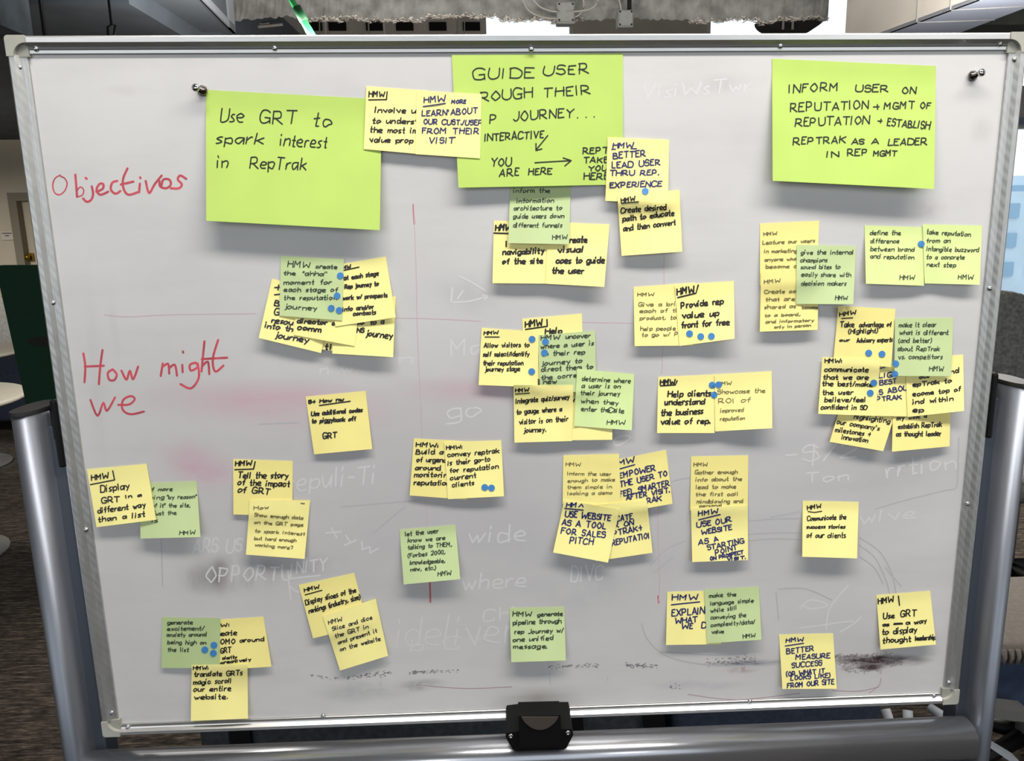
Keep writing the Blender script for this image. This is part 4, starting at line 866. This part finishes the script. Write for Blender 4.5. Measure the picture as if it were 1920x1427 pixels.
note('y', [(1340,702),(1447,696),(1448,803),(1341,809)], YN+'in thin pen starting Showcase the, beside the help clients note',
  [(1530,10,1630,5,'HMW',7),(1530,75,1880,62,'Showcase the'),(1535,145,1770,135,'ROI of',10),(1550,212,1720,205,'improved',8),(1550,272,1730,265,'reputation',8)], T(2,2), 9, pen='t', wid=1.7, lift=(6,13))
# upper right
note('y2', [(1425,419),(1536,414),(1531,530),(1425,535)], YN+'in thin pen starting Lecture our users, upper of a stacked pair',
  [(1432,442,1457,440,'HMW',6),(1430,458,1528,454,'Lecture our users'),(1433,474,1494,473,'in marketing'),(1434,490,1493,488,'anyone who'),(1436,503,1494,502,'become a')], (0,0), 7, pen='t', wid=1.9, lift=(3,4), scale=1)
note('y2', [(1427,510),(1535,507),(1533,618.5),(1424.6,622)], YN+'in thin pen starting Create, below the lecture our users note',
  [(1433,532,1463,529,'HMW',7),(1433,550,1492,549,'Create co'),(1436,565,1490,563,'that are'),(1434,579,1492,577,'shared as'),(1504,579,1533,579,'become',6),(1434,594,1500,592,'to a board,',6),(1436,606,1526,603,'and informatory',6),(1452,616,1520,612,'only in person',6)],
  (0,0), 7.5, pen='t', wid=1.9, lift=(7,7), scale=1)
note('g', [(1494,459),(1605,461),(1600,570.6),(1493,570)], GNt+'reading give the internal champions sound bites',
  [(245,462,635,462,'give the internal'),(243,522,440,520,'champions'),(245,572,535,570,'sound bites to'),(250,627,615,630,'easily share with'),(250,692,580,695,'decision makers'),(500,802,590,802,'HMW')], T(3,1), 8.5, pen='d', wid=1.9, lift=(5,9))
note('g3', [(1621,422.5),(1735,426),(1732.6,535.8),(1623.6,532)], GNt+'reading define the difference, left of the pair at the upper right',
  [(760,317,985,317,'define the'),(762,380,975,378,'difference'),(762,437,1085,442,'between brand'),(762,492,1085,500,'and reputation'),(978,652,1090,652,'HMW')], T(3,1), 9, pen='d', wid=1.9, lift=(9,7))
note('g3', [(1730,420.5),(1841.5,423),(1837,534),(1734,531.5)], GNt+'reading take reputation from an intangible, nearest the right frame',
  [(1180,310,1505,330,'take reputation'),(1180,377,1355,378,'from an'),(1180,437,1565,445,'intangible buzzword'),(1180,498,1460,500,'to a concrete'),(1180,552,1395,558,'next step'),(1412,648,1525,648,'HMW')], T(3,1), 9, pen='d', wid=1.9, lift=(5,9))
# right pile
note('y2', [(1588,724),(1690,742),(1656,846),(1555.5,828.5)], YN+'about milestones and innovation, tilted at the bottom left of the right pile',
  [(640,255,905,292,'highlighting'),(512,295,825,345,"our company's"),(500,355,760,388,'milestones &'.replace('&','+')),(548,410,740,434,'innovation')], T(3,2), 9.5, wid=2.4, lift=(6,8))
note('y2', [(1675,742),(1783,734),(1780.5,837),(1672.5,847)], YN+'about a thought leader, at the bottom right of the right pile',
  [(960,268,1180,250,'my time a'),(970,332,1290,315,'establish RepTrak'),(955,388,1285,384,'as thought leader')], T(3,2), 9.5, wid=2.6, lift=(9,5))
note('y', [(1612,676),(1722,680),(1714,781),(1604,779)], YN+'with blue capitals LIG best, in the middle of the right pile',
  [(1648,709,1673,706,'LIG',10),(1650,722,1681,718,'BEST',9),(1645,741,1712,729,'IS ABOUT',10),(1644,753,1690,748,'PTRAK',9)], (0,0), 10, pen='b', wid=2.7, raw=[[(1649,691),(1659,689)]], lift=(4,4), scale=1)
note('y', [(1697,672),(1806,665),(1807.7,770.4),(1702,782)], YN+'reading become top of mind within rep, right of the right pile',
  [(1783,700,1797,699,'nd',10),(1724,710,1745,708,'our',7),(1712,725,1784,717,'epTrak to'),(1712,743,1801,733,'ecome top of'),(1712,758,1787,751,'ind within'),(1712,772,1731,772,'ep')], (0,0), 9, wid=2.8, lift=(4,12), scale=1)
note('y2', [(1572,574),(1679,579.4),(1671,688),(1562,682)], YN+'reading take advantage of our advisory experts, atop the right pile',
  [(535,925,655,907,'HMW',8),(535,1005,640,1003,'Take',11),(680,1003,915,1000,'advantage of',10),(600,1052,815,1045,'(Highlight)',9),(535,1112,605,1110,'our',6),(660,1118,925,1112,'Advisory experts',9)], T(3,1), 10, wid=2.5, raw=[[(548,940),(630,935)]], lift=(3,4))
note('y', [(1542,669.7),(1650.6,674),(1642,780),(1534,776)], YN+'reading communicate that we are the best, left of the right pile',
  [(422,1270,545,1268,'HMW:',8),(422,1335,745,1337,'communicate'),(412,1392,745,1394,'that we are'),(405,1440,775,1447,'the best/make'),(405,1507,630,1504,'the user'),(420,1560,725,1560,'believe/feel'),(395,1615,735,1618,'confident in SD')],
  T(3,1), 9.5, wid=2.6, lift=(8,5))
note('g', [(1678,597),(1787.5,596),(1783.5,705.5),(1677,705)], GNt+'reading make it clear what is different, on the right pile',
  [(975,1003,1250,1000,'make it clear'),(980,1060,1340,1060,'what is different'),(972,1120,1215,1118,'(and better)'),(965,1180,1275,1180,'about RepTrak'),(970,1240,1295,1240,'vs. competitors'),(1200,1330,1305,1330,'HMW')], T(3,1), 9, pen='d', wid=1.9, lift=(6,7))
# middle
note('y2', [(573,744),(685.5,733),(698,842),(589,852)], YN+'reading use additional codes to piggyback off GRT, alone below the left pile',
  [(392,147,440,142,'8+',7),(475,140,650,125,'How nw',7),(412,237,790,205,'Use additional codes'),(415,290,740,272,'to piggyback off'),(498,405,600,397,'GRT',11)], T(1,2), 8.5, wid=3.0, raw=[[(472,160),(700,128)]], lift=(4,5))
note('y2', [(776,822),(882,828),(875,937),(768,929)], YN+'starting Build a, behind the note with two dots',
  [(1190,465,1350,470,'HMW:',8),(1190,520,1390,522,'Build a'),(1195,580,1440,582,'of urgency'),(1185,640,1370,640,'around'),(1178,690,1450,692,'monitoring'),(1175,750,1440,752,'reputation')], T(1,2), 9.5, wid=2.7, lift=(4,4))
note('y', [(833,829),(940,825.4),(945,930.6),(840,936)], YN+'reading convey their go-to for reputation, with two dots',
  [(1415,488,1530,477,'HMW:',7),(1425,542,1805,512,'convey reptrak'),(1428,605,1740,572,'is their go-to'),(1442,660,1800,628,'for reputation'),(1445,715,1635,695,'current'),(1460,767,1620,748,'clients')], T(1,2), 9.5, wid=2.5, lift=(5,7))
note('g', [(749,993),(854,984),(863,1086),(757,1096)], GNt+'reading let the user know, alone in the lower middle',
  [(1110,1130,1355,1105,'let the user'),(1130,1178,1405,1157,'know we are'),(1130,1230,1455,1205,'talking to THEM,'),(1130,1290,1405,1262,'(Forbes 2000,'),(1145,1342,1405,1327,'knowledgeable,'),(1150,1392,1335,1380,'new, etc.)'),(1352,1427,1450,1420,'HMW')],
  T(1,2), 8.5, pen='d', wid=2.0, lift=(9,13))
note('g', [(261,906),(368.7,902),(375.8,1007),(263.5,1010)], GNt+'behind the display GRT note at the far left',
  [(1130,795,1280,795,'f more'),(1115,857,1220,855,'ping'),(1240,855,1460,850,'"by reason"'),(1130,918,1415,915,'of it" the site,'),(1145,975,1310,970,'just the'),(1130,1030,1170,1028,'is'),(1335,1120,1450,1118,'HMW')], T(0,2), 8, pen='d', wid=1.9, lift=(8,12))
note('y', [(162.7,880),(275,869.6),(292.5,974.7),(181,988.6)], YN+'reading display GRT in a different way than a list, far left',
  [(680,718,805,700,'HMW',11),(748,807,960,778,'Display',13),(755,885,885,878,'GRT',11),(935,850,1050,835,'in a',7),(728,962,1080,915,'different way',11),(730,1025,1075,985,'than a list',10)], T(0,2), 12, wid=2.8,
  raw=[[(672,748),(852,713),(838,645)]], lift=(7,9))
note('y2', [(437,860.7),(549,864.5),(548,968),(437.6,964.6)], YN+'reading tell the story of the impact of GRT',
  [(1750,608,1870,604,'HMW',10),(1770,697,2140,700,'Tell the story'),(1768,750,2150,765,'of the impact'),(1768,805,2005,820,'of GRT')], T(0,2), 12, wid=3.0, raw=[[(1745,637),(1885,632),(1897,577)]], lift=(3,3))
note('y', [(468.6,937),(581.6,938),(571,1048),(461,1040)], YN+'in thin pen starting Show enough data, below the tell the story note',
  [(476,956,504,954,'How',7),(477,968,568,974,'Show enough data'),(477,982,568,987,'on the GRT page'),(478,998,571,1004,'to spark interest'),(477,1012,555,1016,'but hard enough'),(478,1024,548,1030,'working more?')], (0,0), 6.5, pen='t', wid=1.8, lift=(7,8), scale=1, raw=[[(564,944),(571,944)],[(565,943),(570,945)]])
note('y2', [(1142,865),(1249,843.6),(1261,944.5),(1156,963)], YN+'with blue capitals empower the user to feel smarter, tilted',
  [(795,605,910,580,'MW',10),(800,702,1065,642,'EMPOWER'),(805,767,1155,680,'THE USER TO'),(805,837,1170,755,'FEEL SMARTER'),(850,862,1170,805,'AFTER VISIT.',10),(1005,885,1110,868,'RAK',10)], T(2,2), 11, pen='b', wid=2.9, raw=[[(798,632),(912,600)]], lift=(4,5))
note('y2', [(1056,853.7),(1161,851),(1164,950),(1055,945)], YN+'in faint pen starting Inform the user, left of the empower note',
  [(400,610,508,610,'HMW',7),(412,677,735,680,'Inform the user'),(415,732,765,722,'enough to make'),(412,780,740,775,'them simple in'),(415,825,745,820,'looking a demo')], T(2,2), 7, pen='t', wid=1.6, lift=(3,3))
note('y', [(1105,948),(1213,938),(1223.5,1036.5),(1118,1052)], YN+'with blue capitals ending reputation, right of the use website note',
  [(775,1022,895,1002,'CATE'),(765,1070,905,1047,'R ON'),(755,1132,965,1085,'PTRAK+'),(745,1200,1040,1140,'REPUTATION')], T(2,2), 11, pen='b', wid=2.8, lift=(4,6))
note('y', [(1058,938),(1162,955),(1140,1055),(1037,1036)], YN+'with blue capitals use website as a tool for sales pitch',
  [(405,915,535,913,'HMW',9),(395,985,730,1015,'USE WEBSITE'),(370,1048,695,1077,'AS A TOOL'),(365,1112,690,1142,'FOR SALES'),(430,1182,600,1195,'PITCH')], T(2,2), 12, pen='b', wid=2.9, raw=[[(392,925),(530,938)]], lift=(9,10))
note('y2', [(1296,856),(1403,853.7),(1402,955),(1294,957)], YN+'in thin pen starting Gather enough info, above the use our website note',
  [(1352,612,1452,610,'HMW',7),(1360,670,1675,665,'Gather enough'),(1368,725,1710,717,'info about the'),(1368,780,1665,775,'lead to make'),(1368,832,1680,830,'the first call'),(1375,887,1715,882,'mindblowing and'),(1395,917,1560,912,'personal',6)], T(2,2), 7.5, pen='t', wid=1.8, lift=(2,2))
note('y', [(1295.5,953),(1402,947),(1402.6,1050),(1298,1054)], YN+'with blue capitals use our website as a starting point',
  [(1385,980,1530,960,'HMW',9),(1375,1067,1480,1050,'USE'),(1515,1045,1630,1022,'OUR'),(1410,1122,1635,1080,'WEBSITE'),(1385,1195,1460,1185,'AS'),(1505,1175,1535,1165,'A'),(1455,1235,1725,1180,'STARTING'),(1515,1272,1675,1228,'POINT'),(1475,1312,1720,1262,'ON PROSPECT',7),(1600,1314,1735,1300,'VISIT.',6)],
  T(2,2), 10, pen='b', wid=2.8, raw=[[(1388,1010),(1548,970)]], lift=(7,7))
note('y', [(1505,939),(1610,941.4),(1607,1047),(1504.3,1044)], YN+'reading communicate the success stories of our clients, alone at the right',
  [(295,937,395,920,'HMW',8),(292,1017,580,1003,'Communicate the',9),(288,1074,572,1072,'success stories',7),(288,1143,575,1142,'of our clients',10)], T(3,2), 10, wid=2.4, raw=[[(298,948),(345,955),(400,946)]], lift=(11,12))
# lower rows
note('y2', [(560,1097),(664,1074.6),(690,1172),(587,1197)], YN+'tilted, reading display slices of the rankings',
  [(362,170,470,143,'HMW',7),(370,267,745,172,'Display slices of the'),(395,330,775,222,'rankings (industry, size)')], T(1,3), 10, wid=2.6, raw=[[(365,192),(490,158)]], lift=(5,4))
note('y', [(605,1155),(704.5,1122.5),(727.7,1229.7),(637.6,1257.4)], YN+'tilted, in thin pen reading slice and dice, over the display slices note',
  [(540,412,640,385,'HMW',8),(570,460,865,372,'Slice and dice'),(590,512,835,440,'the GRT in'),(612,560,900,470,'and present it'),(628,610,925,530,'on the website')], T(1,3), 8, pen='n', wid=1.9, lift=(6,6))
note('g', [(955.4,1140),(1058,1138),(1061,1238.5),(958.7,1241.8)], GNt+'reading generate pipeline through rep journey, alone at the bottom middle',
  [(5,350,145,350,'HMW',9),(190,352,375,345,'generate',8),(8,415,365,400,'pipeline through'),(20,482,380,470,'rep Journey w/'),(8,542,305,525,'one unified'),(10,592,260,588,'message.')], T(2,3), 9, pen='d', wid=2.3, lift=(10,11))
note('y', [(1251,1110),(1355,1107),(1352,1208),(1248.8,1209.5)], YN+'with blue capitals explain what we do, at the lower right',
  [(1190,232,1380,225,'HMW',11),(1190,352,1430,330,'EXPLAIN',13),(1215,405,1375,390,'WHAT'),(1265,445,1345,440,'WE'),(1410,435,1440,435,'D')], T(2,3), 11, pen='b', wid=2.9, raw=[[(1185,266),(1395,244)]], lift=(6,5))
note('g', [(1320.7,1106),(1422.8,1099.8),(1427.8,1199.4),(1325.7,1206.5)], GNt+'reading make the language simple, right of the explain note',
  [(1465,212,1665,200,'make the'),(1475,268,1795,246,'language simple'),(1478,325,1670,300,'while still'),(1478,375,1740,355,'conveying the'),(1480,430,1805,405,'complexity/data/'),(1485,480,1575,475,'value'),(1718,515,1808,505,'HMW')], T(2,3), 8, pen='d', wid=1.9, lift=(6,10))
note('y', [(1643,1116),(1744,1108),(1755,1208.7),(1651,1218)], YN+'reading use GRT as a way to display thought leadership, lowest right corner',
  [(820,262,935,242,'HMW',11),(858,370,940,362,'Use',11),(985,352,1100,348,'GRT',13),(855,427,900,422,'as',7),(1025,412,1055,410,'a',7),(1090,412,1180,395,'way',9),(850,490,1105,468,'to display',12),(855,550,1060,540,'thought',11),(1095,530,1245,522,'leadership',9)],
  T(3,3), 12, wid=2.8, raw=[[(812,302),(978,270),(970,200)],[(935,412),(1000,408)],[(938,405),(998,402)]], lift=(6,8))
note('y', [(1460.7,1190),(1562,1187.6),(1569,1291.5),(1467,1292)], YN+'with blue capitals better measure success, nearest the bottom frame at right',
  [(135,545,262,535,'HMW',8),(140,632,340,605,'BETTER'),(208,672,460,660,'MEASURE'),(178,735,400,715,'SUCCESS'),(138,797,420,770,'(OR WHAT IT',9),(170,827,460,805,'LOOKS LIKE)',9),(145,882,490,855,'FROM OUR SITE')], T(3,3), 10, pen='b', wid=2.6, raw=[[(128,572),(265,552)]], lift=(7,8))
note('y2', [(390,1163),(494,1156.5),(509,1250),(404,1257)], YN+'reading create around GRT, behind the green note at the bottom left',
  [(1640,430,1700,425,'W:',7),(1640,495,1760,490,'eate'),(1640,558,1745,555,'OMO'),(1785,545,1960,535,'around',8),(1640,625,1715,620,'GRT'),(1655,672,1760,662,'clarity',6),(1500,712,1600,708,'time',5),(1640,707,1865,680,'creatively',6)], T(0,3), 10, wid=2.5, lift=(4,5))
note('g4', [(304,1157),(413,1160),(411,1253),(302.6,1252.4)], GNt+'reading generate excitement, with three dots at the bottom left',
  [(1245,412,1430,410,'generate'),(1245,457,1515,455,'excitement/'),(1238,502,1530,500,'anxiety around'),(1245,557,1530,560,'being high on'),(1245,612,1400,615,'the list')], T(0,3), 8, pen='d', wid=2.0, lift=(3,3))
note('y', [(359.4,1247),(464,1245),(465,1347.5),(357.6,1352)], YN+'reading translate across our entire website, lowest at the bottom left',
  [(1437,750,1545,745,'HMW:',7),(1445,800,1800,788,'translate GRTs'),(1438,860,1720,845,'magic scroll'),(1440,912,1715,905,'our entire'),(1445,970,1690,965,'website.')], T(0,3), 10, wid=2.5, lift=(9,9))

for x, y, t in [(638,517,'blue dot at the upper right edge of the ahha note'),(632,554.7,'blue dot on the right edge of the ahha note, second down'),(621,578,'blue dot low on the ahha note, left of the bottom two'),
  (636,582,'blue dot at the lower right edge of the ahha note'),(997.7,636,'blue dot at the right edge of the allow visitors note, upper'),(997,696.7,'blue dot at the right edge of the allow visitors note, lower'),
  (1023,641,'blue dot on the first line of the darker green note in the centre'),(1021,661.5,'blue dot on the third line of the darker green note in the centre'),(1210,358.5,'blue dot between the better lead user and create desired path notes'),
  (1293,625.6,'blue dot left of three below front for free'),(1314,631,'blue dot in the middle of three below front for free'),(1334,630.5,'blue dot right of three below front for free'),
  (1335.5,722,'blue dot atop the help clients note, left of two touching'),(1347.5,721.5,'blue dot beside the showcase heading, right of two touching'),(1339,740.5,'blue dot after the word clients'),
  (1727.5,457.6,'blue dot between the define and the take reputation notes'),(1629,662,'blue dot left of two low on the take advantage note'),(1654,664,'blue dot right of two low on the take advantage note'),
  (1679.6,682,'blue dot at the lower left edge of the make it clear note'),(1678,701.5,'blue dot at the bottom left corner of the make it clear note'),(1638.6,718,'blue dot at the right edge of the communicate note, upper'),
  (1632,737,'blue dot at the right edge of the communicate note, lower'),(909,914,'blue dot left of two on the convey note'),(921.6,915,'blue dot right of two on the convey note'),
  (401,1210,'blue dot upper right of three on the generate excitement note'),(384,1218.6,'blue dot left of three on the generate excitement note'),(400,1225,'blue dot lower right of three on the generate excitement note')]:
    dot(x, y, t)
